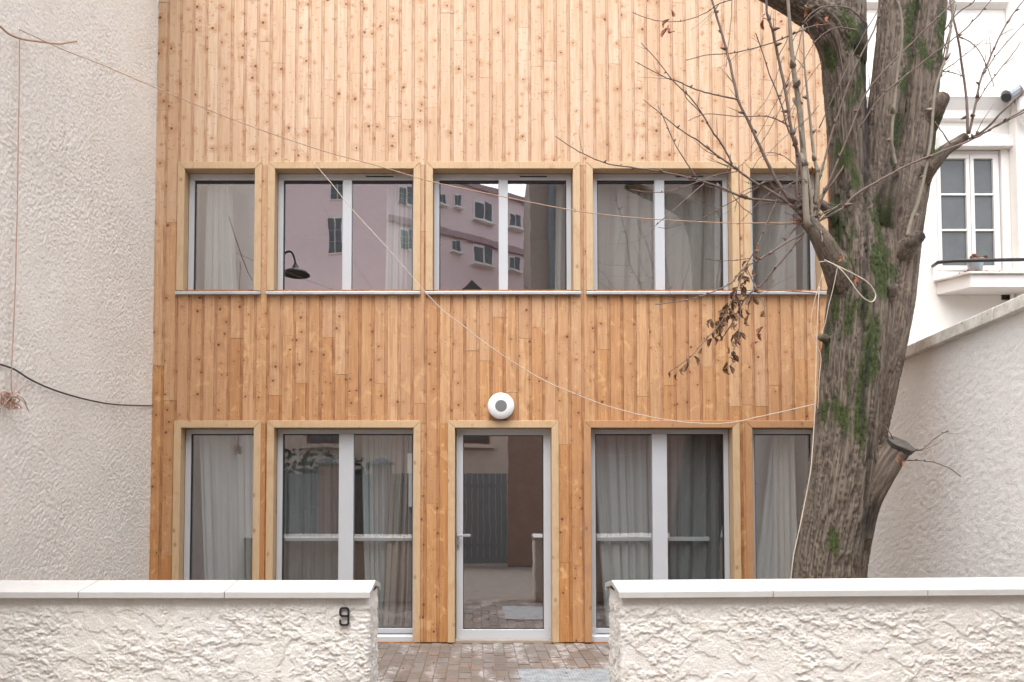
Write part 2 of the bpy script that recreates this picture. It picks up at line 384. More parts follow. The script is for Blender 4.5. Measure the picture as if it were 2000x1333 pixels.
def bark_mat():
    n = NT('grey_brown_bark'); at = n.n('ShaderNodeAttribute', attribute_name='barkco').outputs['Vector']
    ms = n.n('ShaderNodeAttribute', attribute_name='moss').outputs['Fac']; dk = n.n('ShaderNodeAttribute', attribute_name='dark').outputs['Fac']
    hgt = n.n('ShaderNodeAttribute', attribute_name='ridge').outputs['Fac']
    stem = n.n('ShaderNodeAttribute', attribute_name='stem').outputs['Fac']
    g = n.noise(n.scale(at, (95, 95, 5)), 1, 5, .7, .5); g2 = n.noise(n.scale(at, (9, 9, 3)), 1, 4, .6); g3 = n.noise(n.scale(at, (140, 140, 60)), 1, 3, .7)
    c = n.mix(n.ramp(g, [(.3, 0.), (.7, 1.)]), (.050, .036, .028), (.24, .19, .14))
    c = n.mix(n.math('MULTIPLY', n.smooth(g2, .45, .68), .5), c, (.175, .155, .125))
    c = n.mix(n.math('MULTIPLY', stem, .45), c, n.mix(n.ramp(g, [(.3, 0.), (.7, 1.)]), (.065, .042, .033), (.27, .205, .155)))
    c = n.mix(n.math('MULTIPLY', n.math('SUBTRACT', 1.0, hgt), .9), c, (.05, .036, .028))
    c = n.mix(n.math('MULTIPLY', n.smooth(g3, .62, .75), .35), c, (.33, .31, .26))
    mcol = n.mix(n.ramp(g3, [(.35, 0.), (.65, 1.)]), (.016, .022, .007), (.070, .094, .018))
    mf = n.smooth(n.math('ADD', ms, n.math('ADD', n.math('MULTIPLY', n.math('SUBTRACT', g3, .5), 1.0), n.math('MULTIPLY', n.math('SUBTRACT', g2, .5), 1.9))), .30, .78)
    c = n.mix(mf, c, mcol); c = n.mix(dk, c, (.012, .009, .008))
    h = n.math('ADD', n.math('MULTIPLY', g, .8), n.math('MULTIPLY', g3, n.math('MULTIPLY_ADD', mf, .9, .25)))
    return n.fin(c, .88, n.bump(h, .8, .012))
M['bark'] = bark_mat()
M['twig'] = simple('twig_bark', (.15, .105, .085), .75, .3, 25, 200, .3, .001)
M['twig_pale'] = simple('pale_shoot', (.22, .185, .14), .7, .2, 20, 200, .3, .001)
M['cut'] = simple('cut_wood_end', (.07, .062, .055), .9, .4, 30, 90, .6, .004)
def leafm(name, a, b):
    n = NT(name); p = n.pos(); rnd = n.n('ShaderNodeObjectInfo').outputs['Random']
    c = n.mix(rnd, a, b); c = n.mix(n.noise(p, 90, 3), c, tuple(x*.5 for x in a)); return n.fin(c, .7, n.bump(n.noise(p, 150, 3), .4, .002))
M['leaf'] = leafm('dry_brown_leaf', (.16, .075, .035), (.27, .145, .065)); M['leaf_red'] = leafm('russet_leaf', (.33, .11, .05), (.40, .17, .09))
M['evergreen'] = simple('evergreen_leaf', (.035, .06, .025), .5, .4, 9)

# ------------------------------------------------------------------ key measures
YF = -0.022                                   # face of the cladding
XL = atY(300, 575, YF).x                      # left end of the timber front = face of the left wall
XR = atY(1621, 575, YF).x
def fx(px, py=575, Y=YF): return atY(px, py, Y).x
def fz(py, px=930, Y=YF): return atY(px, py, Y).z
ZTOP = 7.1
PITCHP = (fx(1600)-fx(348.3))/((1600-348.3)/25.55)
YT = -0.042                                   # face of the trims
UP = [dict(a=345, b=510, n=1), dict(a=522, b=821, n=2, m=(669, 687)), dict(a=831.5, b=1133.5, n=2, m=(974, 992)), dict(a=1145, b=1444, n=2, m=(1279, 1298)), dict(a=1453, b=1617, n=1)]
LO = [dict(a=336, b=507, n=1), dict(a=519, b=821, n=2, m=(661, 690)), dict(a=874.5, b=1092, n=0), dict(a=1141.5, b=1447.6, n=2, m=(1275, 1304)), dict(a=1458.6, b=1622, n=1)]
for q in UP: q.update(x0=fx(q['a'], 450, YT), x1=fx(q['b'], 450, YT), z1=fz(316, 930, YT), z0=fz(570, 930, YT))
for q in LO: q.update(x0=fx(q['a'], 1050, YT), x1=fx(q['b'], 1050, YT), z1=fz(822, 930, YT), z0=0.0)
LO[2]['door'] = True
OPEN = UP+LO
TW = 0.071

# ------------------------------------------------------------------ ground
gm = NT('lane_ground'); gp = gm.pos()
M['ground'] = gm.fin(gm.mix(gm.noise(gp, 8, 5, .7), (.13, .11, .095), (.21, .18, .155)), .9, gm.bump(gm.noise(gp, 120, 3), .5, .004))
g = MB(); g.add([(-60, -60, -.03), (60, -60, -.03), (60, 60, -.03), (-60, 60, -.03)], [(0, 1, 2, 3)])
tag(g.build('ground', M['ground']), 'grey asphalt of the lane in front of the garden walls', kind='structure')
yard = MB().box(XL-.3, XR+.4, -3.25, .4, -.026, -.012).build('courtyard_paving', M['joint'])
tag(yard, 'small worn brown and grey pavers of the front courtyard', kind='structure')
pv = [MB().prism([(-.047+.004, .0), (.047-.004, 0), (.047, -.004), (.047, -.02), (-.047, -.02), (-.047, -.004)], 'y', -.098, .098) for _ in range(1)][0]
pmesh = None; rest = MB(); cnt = 0; proto = None
y_cols = np.arange(XL+.05, XR+.3, .1005)
for ci, x in enumerate(y_cols):
    for ri in range(16):
        yc = -.12-ri*.205-(.1025 if ci % 2 else 0)
        if yc < -3.1: continue
        dz = random.uniform(-.003, .003)
        vis = False
        if -2.05 < yc:
            ppx_, ppy_ = project((x, yc-.1, 0)); vis = 722 < ppx_ < 1208
        if vis and (x > .33 and yc < -1.25 and x < 1.5): continue
        if vis and cnt < 295:
            cnt += 1
            if proto is None:
                o = pv.build('paver', M['paver'], yard); proto = o
            else:
                o = proto.copy(); COL.objects.link(o)
            o.location = (x, yc, -.004+dz); o.rotation_euler = (random.uniform(-.01, .01), random.uniform(-.012, .012), random.uniform(-.012, .012))
        elif not (.33 < x < 1.5 and -2.45 < yc < -1.2):
            rest.box(x-.047, x+.047, yc-.098, yc+.098, -.02, -.004+dz)
tag(rest.build('outer_pavers', M['paver'], yard), kind='stuff')
pb = atY(1012, 1304, -1.2)
pl = MB().box(.345, 1.5, -2.4, -1.24, -.025, .004)
for k in range(46): pl.box(.36+k*.0247, .37+k*.0247, -2.38, -1.26, .004, .0065)
tag(pl.build('metal_plate', M['plate'], bevel=.001), 'grey ribbed metal plate set in the pavers beside the right wall', 'metal plate')

# ------------------------------------------------------------------ plastered bodies (real relief)
def relief_body(name, path, z0, z1, step, disp, mat, parent=None, ztilt=0.0, ztop=None, round_=.02):
    """vertical sheet following a path (list of XY) - outward is to the right of travel direction"""
    pts = [np.array(p, float) for p in path]; P = []; N = []
    for i in range(len(pts)-1):
        a, b = pts[i], pts[i+1]; L = np.linalg.norm(b-a); n = max(2, int(L/step)); t = (b-a)/L; nn = np.array([t[1], -t[0]])
        s0 = round_ if i > 0 else 0; s1 = round_ if i < len(pts)-2 else 0
        for q in np.linspace(s0, L-s1, n): P.append(a+t*q); N.append(nn)
    P = np.array(P); N = np.array(N)
    # smooth the normals at corners
    N2 = N.copy()
    for i in range(1, len(N)-1): N2[i] = N[i-1]+2*N[i]+N[i+1]
    N = N2/np.linalg.norm(N2, axis=1)[:, None]
    nz = max(2, int((z1-z0)/step)); Z = np.linspace(z0, z1, nz)
    nu = len(P); V = np.zeros((nu, nz, 3)); V[:, :, 0] = P[:, 0, None]; V[:, :, 1] = P[:, 1, None]; V[:, :, 2] = Z[None, :]
    arc = np.concatenate([[0], np.cumsum(np.linalg.norm(np.diff(P, axis=0), axis=1))])
    flat = V.reshape(-1, 3); U = np.repeat(arc, nz); W = flat[:, 2]
    h = disp(flat, U, W)
    NN = np.repeat(N, nz, axis=0)
    flat = flat.copy(); flat[:, 0] += NN[:, 0]*h; flat[:, 1] += NN[:, 1]*h
    if ztop is not None: flat[:, 2] = z0+(flat[:, 2]-z0)/(z1-z0)*(ztop(flat[:, 0], flat[:, 1])-z0)
    i, j = np.meshgrid(np.arange(nu-1), np.arange(nz-1), indexing='ij'); a = (i*nz+j).ravel()
    Fq = np.stack([a, a+nz, a+nz+1, a+1], 1)
    return npmesh(name, flat, Fq, mat, parent)
def d_left(P, U, W):
    a = rad(52); s = U*math.cos(a)+W*math.sin(a)*1.0; t = -U*math.sin(a)+W*math.cos(a)
    q = np.stack([s, t, U*0], 1)
    wrp = fbm(np.stack([U*3, W*3, U*0+3.1], 1), 2)*.25
    st = fbm(np.stack([s*24+wrp*6, t*50+wrp*9, U*0+1], 1), 3)
    blob = .8-2.0*np.abs(fbm(np.stack([U*38, W*38, U*0+7.7], 1), 3))
    m = sstep(-.5, .5, perlin(np.stack([U*1.1, W*.9, U*0+9], 1)))
    return .0042*st*(.4+.7*m)+.0048*blob*(.7+.4*m)+.004*perlin(np.stack([U*2.5, W*2.5, U*0+4], 1))
def d_front(P, U, W):
    wx = fbm(np.stack([U*6, W*6, U*0+2], 1), 3)*.05
    pl = fbm(np.stack([(U+wx)*8, (W-wx)*12, U*0+5], 1), 4); crust = sstep(-.03, .05, pl)
    pl2 = fbm(np.stack([(U-wx)*17+W*6, (W+wx)*25, U*0+15], 1), 4); crust2 = sstep(.0, .12, pl2)
    rough = .8-2.0*np.abs(fbm(np.stack([U*48, W*52, U*0+11], 1), 3)); mid_ = fbm(np.stack([U*24+wx*20, W*34, U*0+21], 1), 3)
    mk = sstep(-.35, .2, perlin(np.stack([U*2.6, W*3.2, U*0+31], 1)))
    topf = .12+.88*sstep(.0, .06, .835-W)
    return topf*(.0045*crust+.0042*crust2*(.2+.8*mk)+.0026*mid_*(.3+.7*mk)+.0034*rough*(.25+.75*mk))
def d_right(P, U, W):
    wx = fbm(np.stack([U*2.5, W*2.5, U*0+2], 1), 2)*.06
    a = fbm(np.stack([(U*.6+wx)*19, (W-.25*U+wx)*44, U*0+3], 1), 3); b = .8-2.0*np.abs(fbm(np.stack([U*32, W*40, U*0+8], 1), 3))
    return .0034*a+.0034*b
# left neighbouring building
lb = empty('neighbouring_building', 'cream roughcast building wall along the left side of the courtyard', 'building', loc=(XL, -2, 0))
def par(o, p):
    o.parent = p; o.matrix_parent_inverse = Matrix.Translation(-Vector(p.location)); return o
par(relief_body('wall', [(XL, -2.9), (XL, .06)], -.02, 6.6, .0092, d_left, M['plaster_left']), lb)
par(relief_body('wall', [(XL-3, -5.0), (XL, -5.0), (XL, -2.9)], -.02, 7.6, .04, d_left, M['plaster_left']), lb)
par(MB().box(XL-3, XL-.02, -4.98, .5, -.02, 7.6).box(XL-.02, XL-.0, -2.9, .5, 6.6, 7.6).build('wall', M['plaster_left']), lb)
par(MB().prism([(XL-3.2, 7.6), (XL+.25, 7.6), (XL+.25, 7.7), (XL-1.5, 8.6), (XL-3.2, 8.6)], 'y', -5.25, .6).build('roof', M['tile_dark']), lb)

# right hand garden wall with weathered coping
gw = empty('courtyard_side_wall', 'white roughcast wall with sloping weathered coping, running forward right of the tree', 'wall', loc=(XR+.08, -1.5, 0))
XW = XR+.08
ZR1 = atX(1763, 700, XW); ZR2 = atX(2000, 600, XW); sl = (ZR2.z-ZR1.z)/(ZR2.y-ZR1.y)
def zr(y): return ZR1.z+(y-ZR1.y)*sl
par(relief_body('wall', [(XW, 1.4), (XW, -4.3)], -.02, 2.6, .0135, d_right, M['plaster_right'], ztop=lambda x, y: zr(y)-.02), gw)
core = MB(); core.prism([(-4.3, -.02), (1.4, -.02), (1.4, zr(1.4)-.03), (-4.3, zr(-4.3)-.03)], 'x', XW+.02, XW+.26); par(core.build('wall', M['plaster_right']), gw)
CT = .105
for k in range(7):
    y1 = 1.4-k*.95; y0 = y1-.944
    if y0 < -4.4: break
    c = MB()
    jit = random.uniform(-.004, .004)
    xs = [XW-.055+jit, XW+.14, XW+.33]
    vs = []
    for y in (y0, y1):
        z = zr(y)
        vs += [(xs[0], y, z-.025), (xs[0]+.004, y, z+CT-.04), (xs[1], y, z+CT+.02), (xs[2], y, z+CT-.04), (xs[2], y, z-.025)]
    c.add(vs, [(4, 3, 2, 1, 0), (5, 6, 7, 8, 9), (0, 1, 6, 5), (1, 2, 7, 6), (2, 3, 8, 7), (3, 4, 9, 8), (4, 0, 5, 9)])
    par(c.build('coping_stone', M['coping_dirty'], bevel=.006, seg=2), gw)

# front garden walls
def garden_wall(label, path, xa, xb, end, tilt):
    t = empty('garden_wall', label, 'wall', 'low front garden walls', loc=((xa+xb)/2, -3.1, 0))
    zt = lambda x, y: .868+tilt*np.abs(x-end)
    par(relief_body('wall', path, -.02, .868, .0052, d_front, M['plaster_front'], ztop=zt, round_=.012), t)
    L = abs(xb-xa); n = int(L/1.0)+1
    sgn = 1 if xb > xa else -1
    for k in range(n):
        a = xa+sgn*k*(L/n); b = a+sgn*(L/n-.0035)
        vs = []
        for x in (a, b):
            dz = tilt*abs(x-end)
            prof = [(-3.342, .852), (-3.342, .889), (-3.105, .931), (-2.868, .889), (-2.868, .846), (-2.895, .846), (-2.895, .866), (-3.105, .900), (-3.315, .866), (-3.315, .852)]
            if x == xa: pass
            vs += [(x, p[0], p[1]+dz) for p in prof]
        m = len(prof)
        fs = [tuple(range(m)), tuple(range(2*m-1, m-1, -1))]+[(i, (i+1) % m, m+(i+1) % m, m+i) for i in range(m)]
        par(MB().add(vs, fs).build('coping_stone', M['coping'], bevel=.0035, seg=2), t)
    par(MB().box(min(xa, xb)+.05, max(xa, xb)-.05, -3.28, -2.93, .3, .868).build('wall', M['plaster_front']), t)
    return t
garden_wall('low whitewashed rough wall left of the gap, bearing the black number 9', [(-3.9, -3.3), (-.612, -3.3), (-.612, -2.912), (-3.9, -2.912)], -.598, -3.9, -.612, 0.0)
garden_wall('low whitewashed rough wall right of the gap, in front of the tree', [(4.3, -2.912), (.826, -2.912), (.826, -3.3), (4.3, -3.3)], .806, 4.3, .8, .0075)

# house number
c9 = atY(672, 1205, -3.325); R_ = 14*4.38/1500*1.0
hw, hh9 = .0235, .0475
def arcp(cx, cz, rx, rz, a0, a1, n=9): return [(cx+rx*math.cos(rad(a0+(a1-a0)*i/n)), cz+rz*math.sin(rad(a0+(a1-a0)*i/n))) for i in range(n+1)]
r9 = .0135
pts = []
# bottom hook, right side, top, left of the bowl, back to the right
pts += [(-hw, -hh9+.028)]+arcp(-hw+r9, -hh9+r9, r9, r9, 180, 270, 5)+arcp(hw-r9, -hh9+r9, r9, r9, 270, 360, 5)+arcp(hw-r9, hh9-r9, r9, r9, 0, 90, 5)+arcp(-hw+r9, hh9-r9, r9, r9, 90, 180, 5)+arcp(-hw+r9, .003+r9, r9, r9, 180, 270, 5)+[(hw, .003)]
b9 = MB(); w9 = .0053
for i in range(len(pts)-1):
    a = Vector((pts[i][0], 0, pts[i][1])); b = Vector((pts[i+1][0], 0, pts[i+1][1])); d = (b-a).normalized()*w9*.6; a -= d; b += d
    nrm = Vector((-(b-a).z, 0, (b-a).x)).normalized()*w9
    q = [a+nrm, b+nrm, b-nrm, a-nrm]; f_ = Vector((0, .010, 0))
    b9.add([v+Vector((0, -.001*(i % 2)*.3, 0)) for v in q]+[v+f_ for v in q], [(3, 2, 1, 0), (4, 5, 6, 7), (0, 1, 5, 4), (1, 2, 6, 5), (2, 3, 7, 6), (3, 0, 4, 7)])
n9 = b9.build('house_number', M['black_iron'], loc=(c9.x, -3.322, c9.z))
tag(n9, 'black metal digit 9 fixed near the end of the left garden wall', 'house number')

# ------------------------------------------------------------------ timber house
house = empty('timber_house', 'two storey house clad in vertical larch boards with rows of white framed windows', 'house', loc=(0, 0, 0))
def inset(q, d=.02): return (q['x0']+d, q['x1']-d, q['z0']+(0 if q['z0'] == 0 else d), q['z1']-d)
holes = [inset(q, .03) for q in OPEN]
# load bearing wall behind the boards, built round the openings
xs = sorted(set([XL-.02, XR+.02]+[v for h in holes for v in h[:2]])); zs = sorted(set([-.02, ZTOP]+[v for h in holes for v in h[2:]]))
wb = MB()
for i in range(len(xs)-1):
    run = None
    for j in range(len(zs)-1):
        xc, zc = (xs[i]+xs[i+1])/2, (zs[j]+zs[j+1])/2
        inside = any(h[0] < xc < h[1] and h[2] < zc < h[3] for h in holes)
        if not inside:
            if run is None: run = zs[j]
        if (inside or j == len(zs)-2) and run is not None:
            wb.box(xs[i], xs[i+1], .0, .26, run, zs[j] if inside else zs[j+1]); run = None
wb.build('wall', M['groove'], house)
MB().box(XL-.1, XR+.1, -.08, 5, ZTOP, ZTOP+.12).build('roof', M['pvc'], house)
MB().box(XR-.1, XR+.02, .26, 5, -.02, ZTOP).box(XL-.02, XL+.1, .26, 5, -.02, ZTOP).build('wall', M['plank'], house)

# boards
phase = fx(348.3)-2*PITCHP
nplank = 0; far = MB()
def plank(x0, x1, z0, z1, xa, tone):
    """x0..x1 clipped extent, xa = left edge of the full board"""
    global nplank
    e = .0035; st = xa+PITCHP*.795; yb = -.001; yf = YF-.000; ys = YF+.0080
    prof = []
    L = max(x0, xa+.0008); Rr = min(x1, xa+PITCHP-.0008)
    if Rr-L < .004: return
    dj = random.uniform(-.0015, .0015)
    full = [(xa+.0008, yf+e), (xa+.0008+e, yf), (st-e, yf), (st, yf+e*.8), (st+.001, ys), (xa+PITCHP-.0008, ys)]
    def yat(x):
        for (a, b), (c, d) in zip(full, full[1:]):
            if a <= x <= c+1e-9: return b+(d-b)*((x-a)/(c-a) if c > a else 0)
        return full[-1][1]
    mid = [(a, b) for a, b in full if L+1e-5 < a < Rr-1e-5]
    prof = [(L, yat(L))]+mid+[(Rr, yat(Rr))]
    prof = [(a, b+dj) for a, b in prof]
    n = len(prof); m = MB(); vs = []
    g_ = .0012
    for z in (z0+g_, z1-g_):
        vs += [(a, b, z) for a, b in prof]+[(Rr, yb, z), (L, yb, z)]
    k = n+2
    fs = [tuple(range(k-1, -1, -1)), tuple(range(k, 2*k))]; mi = [0, 0]
    for i in range(k):
        j = (i+1) % k; fs.append((i, j, k+j, k+i))
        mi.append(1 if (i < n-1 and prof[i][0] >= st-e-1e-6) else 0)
    m.v = vs; m.f = fs; m.mi = mi
    zc = Vector(((L+Rr)/2, yf, (z0+z1)/2)); m.v = [(a-zc.x, b-zc.y, c-zc.z) for a, b, c in m.v]
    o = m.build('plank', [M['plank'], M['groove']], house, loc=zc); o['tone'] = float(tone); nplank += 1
ZU1, ZU0 = UP[0]['z1'], UP[0]['z0']; ZL1 = LO[0]['z1']
ncol = int((XR-phase)/PITCHP)+1
for c_ in range(-1, ncol+1):
    xa = phase+c_*PITCHP; xb = xa+PITCHP
    if xb < XL+.005 or xa > XR-.01: continue
    lo, hi = max(xa, XL+.002), min(xb, XR)
    segs = []   # (x0,x1,z0,z1)
    def remain(rows):
        iv = [(lo, hi)]
        for q in rows:
            a, b = q['x0']+.028, q['x1']-.028; out = []
            for s0, s1 in iv:
                if b <= s0 or a >= s1: out.append((s0, s1))
                else:
                    if a > s0: out.append((s0, a))
                    if b < s1: out.append((b, s1))
            iv = out
        return [t for t in iv if t[1]-t[0] > .006]
    for rows, z0, z1 in ((None, ZU1-.03, ZTOP), (UP, ZU0-.02, ZU1-.03), (None, ZL1-.03, ZU0-.02), (LO, .004, ZL1-.03)):
        for s0, s1 in ([(lo, hi)] if rows is None else remain(rows)):
            for sgm in segs:
                if abs(sgm[0]-s0) < 1e-4 and abs(sgm[1]-s1) < 1e-4 and abs(sgm[2]-z1) < 1e-4: sgm[2] = z0; break
            else: segs.append([s0, s1, z0, z1])
    for s0, s1, z0, z1 in segs:
        cuts = [z0]; L = z1-z0
        if L > 3.2:
            z = z0+random.uniform(.5, 1.5)
            while z < z1-.4: cuts.append(z); z += random.uniform(.9, 1.9)
        elif L > 1.9:
            if random.random() < .75: cuts.append(z0+random.uniform(.4, L-.3))
        elif L > 1.0 and random.random() < .62: cuts.append(z0+random.uniform(.15, L-.15))
        cuts.append(z1)
        for a, b in zip(cuts, cuts[1:]):
            zc = (a+b)/2
            t_ = float(np.interp(zc, [.6, 2.4, 3.3, 4.2, 5.4], [.10, .22, .42, .72, .98]))+random.uniform(-.13, .12)  # paler with height: weathering, with the front's light falloff also put into the colour
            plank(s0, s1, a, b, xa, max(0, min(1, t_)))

# windows
FRY, GLY = .078, .105
def frame4(mb, x0, x1, z0, z1, wl, wr, wb_, wt, y0, y1, m=0):
    mb.box(x0, x1, y0, y1, z0, z0+wb_, m); mb.box(x0, x1, y0, y1, z1-wt, z1, m)
    mb.box(x0, x0+wl, y0, y1, z0+wb_, z1-wt, m); mb.box(x1-wr, x1, y0, y1, z0+wb_, z1-wt, m)
def trims(q, parent, mats, sides=True):
    x0, x1, z0, z1 = q['x0'], q['x1'], q['z0'], q['z1']; yf, yb = YT, .095
    mt, ml, mr = mats
    # mitred head
    MB().add([(x0, yf, z1), (x1, yf, z1), (x1-TW, yf, z1-TW), (x0+TW, yf, z1-TW), (x0, yb, z1), (x1, yb, z1), (x1-TW, yb, z1-TW), (x0+TW, yb, z1-TW)],
        [(0, 1, 2, 3), (7, 6, 5, 4), (0, 4, 5, 1), (1, 5, 6, 2), (2, 6, 7, 3), (3, 7, 4, 0)]).build('trim_board', mt, parent, bevel=.003)
    g_ = .0012
    for s in (0, 1):
        a, b = (x0, x0+TW) if s == 0 else (x1, x1-TW)
        MB().add([(a, yf+.0005, z1-g_), (b, yf+.0005, z1-TW-g_), (b, yf+.0005, z0+.012), (a, yf+.0005, z0+.012), (a, yb, z1-g_), (b, yb, z1-TW-g_), (b, yb, z0+.012), (a, yb, z0+.012)],
            [(0, 1, 2, 3), (7, 6, 5, 4), (0, 4, 5, 1), (1, 5, 6, 2), (2, 6, 7, 3), (3, 7, 4, 0)]).build('trim_board', (ml, mr)[s], parent, bevel=.003)
def pane(a, b, z0, z1, gl, parent):
    m = MB().box(a, b, GLY, GLY+.006, z0, z1); m.mi = [1, 1, 0, 1, 1, 1]     # the reflecting coating is on the outer face
    return m.build('pane', [gl, M['clear']], parent)
def window(q, low, idx):
    x0, x1, z0, z1 = q['x0']+TW, q['x1']-TW, q['z0'], q['z1']-TW
    zb = z0+(.0 if low else -.012)
    m = MB(); fw = .056; sideR = .012 if idx < 2 else .050; top = .066 if not low else .048; bot = .040 if not low else .105
    if low: zb = .02
    frame4(m, x0+.004, x1-.004, zb, z1-.004, fw, sideR, bot, top, FRY, .15)
    # dark rebate line round the glass
    fo = m.build('window', M['white_upvc'], house, bevel=.003)
    xi0, xi1, zi0, zi1 = x0+.004+fw, x1-.004-sideR, zb+bot, z1-.004-top
    gk = MB(); frame4(gk, xi0, xi1, zi0, zi1, .010, .010, .006, .024 if not low else .010, GLY-.012, .146); gk.build('gasket', M['rubber'], fo)
    gl = M['glass_low'] if low else M['glass']
    panes = [(xi0+.010, xi1-.010)]
    if q['n'] == 2:
        ma, mb_ = (fx(v, 1050 if low else 450, .07) for v in q['m'])
        MB().box(ma, mb_, FRY-.014, .145, zi0+.002, zi1-.002).build('mullion', M['white'], fo, bevel=.003)
        if not low: pass
        panes = [(xi0+.010, ma+.004), (mb_-.004, xi1-.010)]
        if not low:   # trickle vent in the head
            vx0, vx1 = xi1-.62+.14, xi1-.62+.42; zc = z1-.036
            v = MB().box(vx0-.012, vx1+.012, FRY-.006, FRY+.01, zc-.014, zc+.014); v.build('vent', M['white_upvc'], fo, bevel=.002)
            MB().box(vx0, vx1, FRY-.0085, FRY-.005, zc-.006, zc+.006).build('vent_slot', M['rubber'], fo)
    for a, b in panes:
        pane(a, b, zi0+.006, zi1-.008, gl, fo)
    if low:
        MB().prism([(.02, .0), (.02, .05), (.055, .062), (FRY-.002, .062), (FRY-.002, .0)], 'x', x0+.003, x1-.003).build('sill', M['white'], fo, bevel=.002)
        MB().box(xi0-.0, xi1+.0, FRY-.003, FRY, zb+.052, zb+.056).build('sill_joint', M['rubber'], fo)
        zbz = atY(930, 1053, .17).z; zt = .042/2
        if idx in (1, 3):
            xe = xi1 if idx == 1 else fx(1385, 1053, .17)
            MB().box(xi0+.0, xe, .158, .182, zbz-zt, zbz+zt).build('guard_bar', M['white'], fo, bevel=.002)
    else:
        MB().prism([(-.062, z0-.030), (-.062, z0-.004), (-.058, z0+.0), (FRY-.002, z0+.014), (FRY-.002, z0-.030)], 'x', q['x0']-.003, q['x1']+.002).build('sill', M['sill'], fo, bevel=.0015)
    q2 = dict(q)
    if low: q2['z0'] = -.008
    if low and idx == 3: mats = (M['trim_worn'], M['trim_worn'], M['trim'])
    elif low and idx == 4: mats = (M['trim_worn'], M['trim_worn'], M['trim_worn'])
    else: mats = (M['trim'],)*3
    trims(q2, fo, mats)
    return fo, (xi0, xi1, zi0, zi1)
wins = {}
for i, q in enumerate(UP): wins['u', i] = window(q, False, i)
for i, q in enumerate(LO):
    if not q.get('door'): wins['l', i] = window(q, True, i)
# flashing strip over the two worn trims
# door
q = LO[2]; x0, x1, z1 = q['x0']+TW, q['x1']-TW, q['z1']-TW
dfm = MB(); dfm.box(x0+.003, x0+.040, FRY+.01, .16, .02, z1-.003); dfm.box(x1-.040, x1-.003, FRY+.01, .16, .02, z1-.003); dfm.box(x0+.040, x1-.040, FRY+.01, .16, z1-.035, z1-.003)
door = dfm.build('door', M['white_upvc'], house, bevel=.002)
trims(dict(q, z0=-.01), door, (M['trim'],)*3)
lf = MB(); lx0, lx1 = fx(891.5, 1000, FRY), fx(1076, 1000, FRY); lz0, lz1 = atY(930, 1248, FRY).z, atY(930, 838, FRY).z
gx0, gx1 = fx(904.5, 1000, FRY), fx(1061.5, 1000, FRY); gz0, gz1 = atY(930, 1229.5, FRY).z, atY(930, 850.5, FRY).z
frame4(lf, lx0, lx1, lz0, lz1, gx0-lx0, lx1-gx1, gz0-lz0, lz1-gz1, FRY-.012, .14)
lf.build('door_leaf', M['white'], door, bevel=.003)
gk = MB(); frame4(gk, gx0, gx1, gz0, gz1, .006, .006, .006, .006, GLY-.02, .135); gk.build('gasket', M['rubber'], door)
pane(gx0+.006, gx1-.006, gz0+.006, gz1-.006, M['glass'], door)
MB().box(x0+.002, x1-.002, -.02, .16, -.01, .022).build('threshold', simple('concrete_threshold', (.33, .28, .23), .8, .2), door, bevel=.003)
hz = atY(905, 1046.5, FRY-.03); hx = fx(894.5, 1046, FRY-.02)
h = MB(); h.box(hx-.011, hx+.011, FRY-.022, FRY-.012, hz.z-.028, hz.z+.026); h.tube([(hx, FRY-.02, hz.z), (hx, FRY-.062, hz.z)], .009, 12)
h.box(hx-.010, hx+.128, FRY-.072, FRY-.056, hz.z-.011, hz.z+.010); h.build('handle', M['steel'], door, bevel=.003, seg=2)
zk = atY(894, 1066, FRY).z
k_ = MB().box(hx-.011, hx+.011, FRY-.022, FRY-.012, zk-.034, zk+.034); k_.build('lock_plate', M['steel'], door, bevel=.003)
MB().box(hx-.003, hx+.003, FRY-.0235, FRY-.0215, zk-.02, zk+.006).build('keyhole', M['rubber'], door)

# wall lamp
lc = atY(978.5, 793, -.09)
wl = empty('wall_lamp', 'round white lamp with grey centre mounted above the glass door', 'lamp', loc=(lc.x, YF, lc.z))
r0 = 26*(7.7-.09)/1500
par(MB().lathe([(r0*.93, YF-.004), (r0*.93, -.065)], (lc.x, 0, lc.z), 48).build('base', M['lamp_body'], smooth=False), wl)
par(MB().lathe([(r0*.97, -.060), (r0, -.066), (r0, -.082), (r0*.96, -.091), (r0*.5, -.094)], (lc.x, 0, lc.z), 48).build('diffuser', M['lamp_white'], smooth=True), wl)
par(MB().lathe([(r0*.44, -.092), (r0*.44, -.0965), (r0*.41, -.098)], (lc.x, 0, lc.z), 48).build('sensor_cap', M['lamp_grey']), wl)

# rooms behind the glass
rm = MB()
def quad(mb, a, b, c, d, m=0): mb.add([a, b, c, d], [(0, 1, 2, 3)], m)
zc1 = 2.62; zf2 = 2.86
for z0, z1 in ((.0, zc1), (zf2, 5.5)):
    X0, X1, Y0, Y1 = XL+.12, XR-.12, .27, 4.2
    quad(rm, (X0, Y1, z0), (X1, Y1, z0), (X1, Y1, z1), (X0, Y1, z1)); quad(rm, (X0, Y0, z0), (X0, Y1, z0), (X0, Y1, z1), (X0, Y0, z1))
    quad(rm, (X1, Y0, z0), (X1, Y1, z0), (X1, Y1, z1), (X1, Y0, z1)); quad(rm, (X0, Y0, z1), (X1, Y0, z1), (X1, Y1, z1), (X0, Y1, z1))
    quad(rm, (X0, Y0, z0), (X1, Y0, z0), (X1, Y1, z0), (X0, Y1, z0), 1)
rm.build('interior_wall', [M['room'], M['roomfloor']], house)

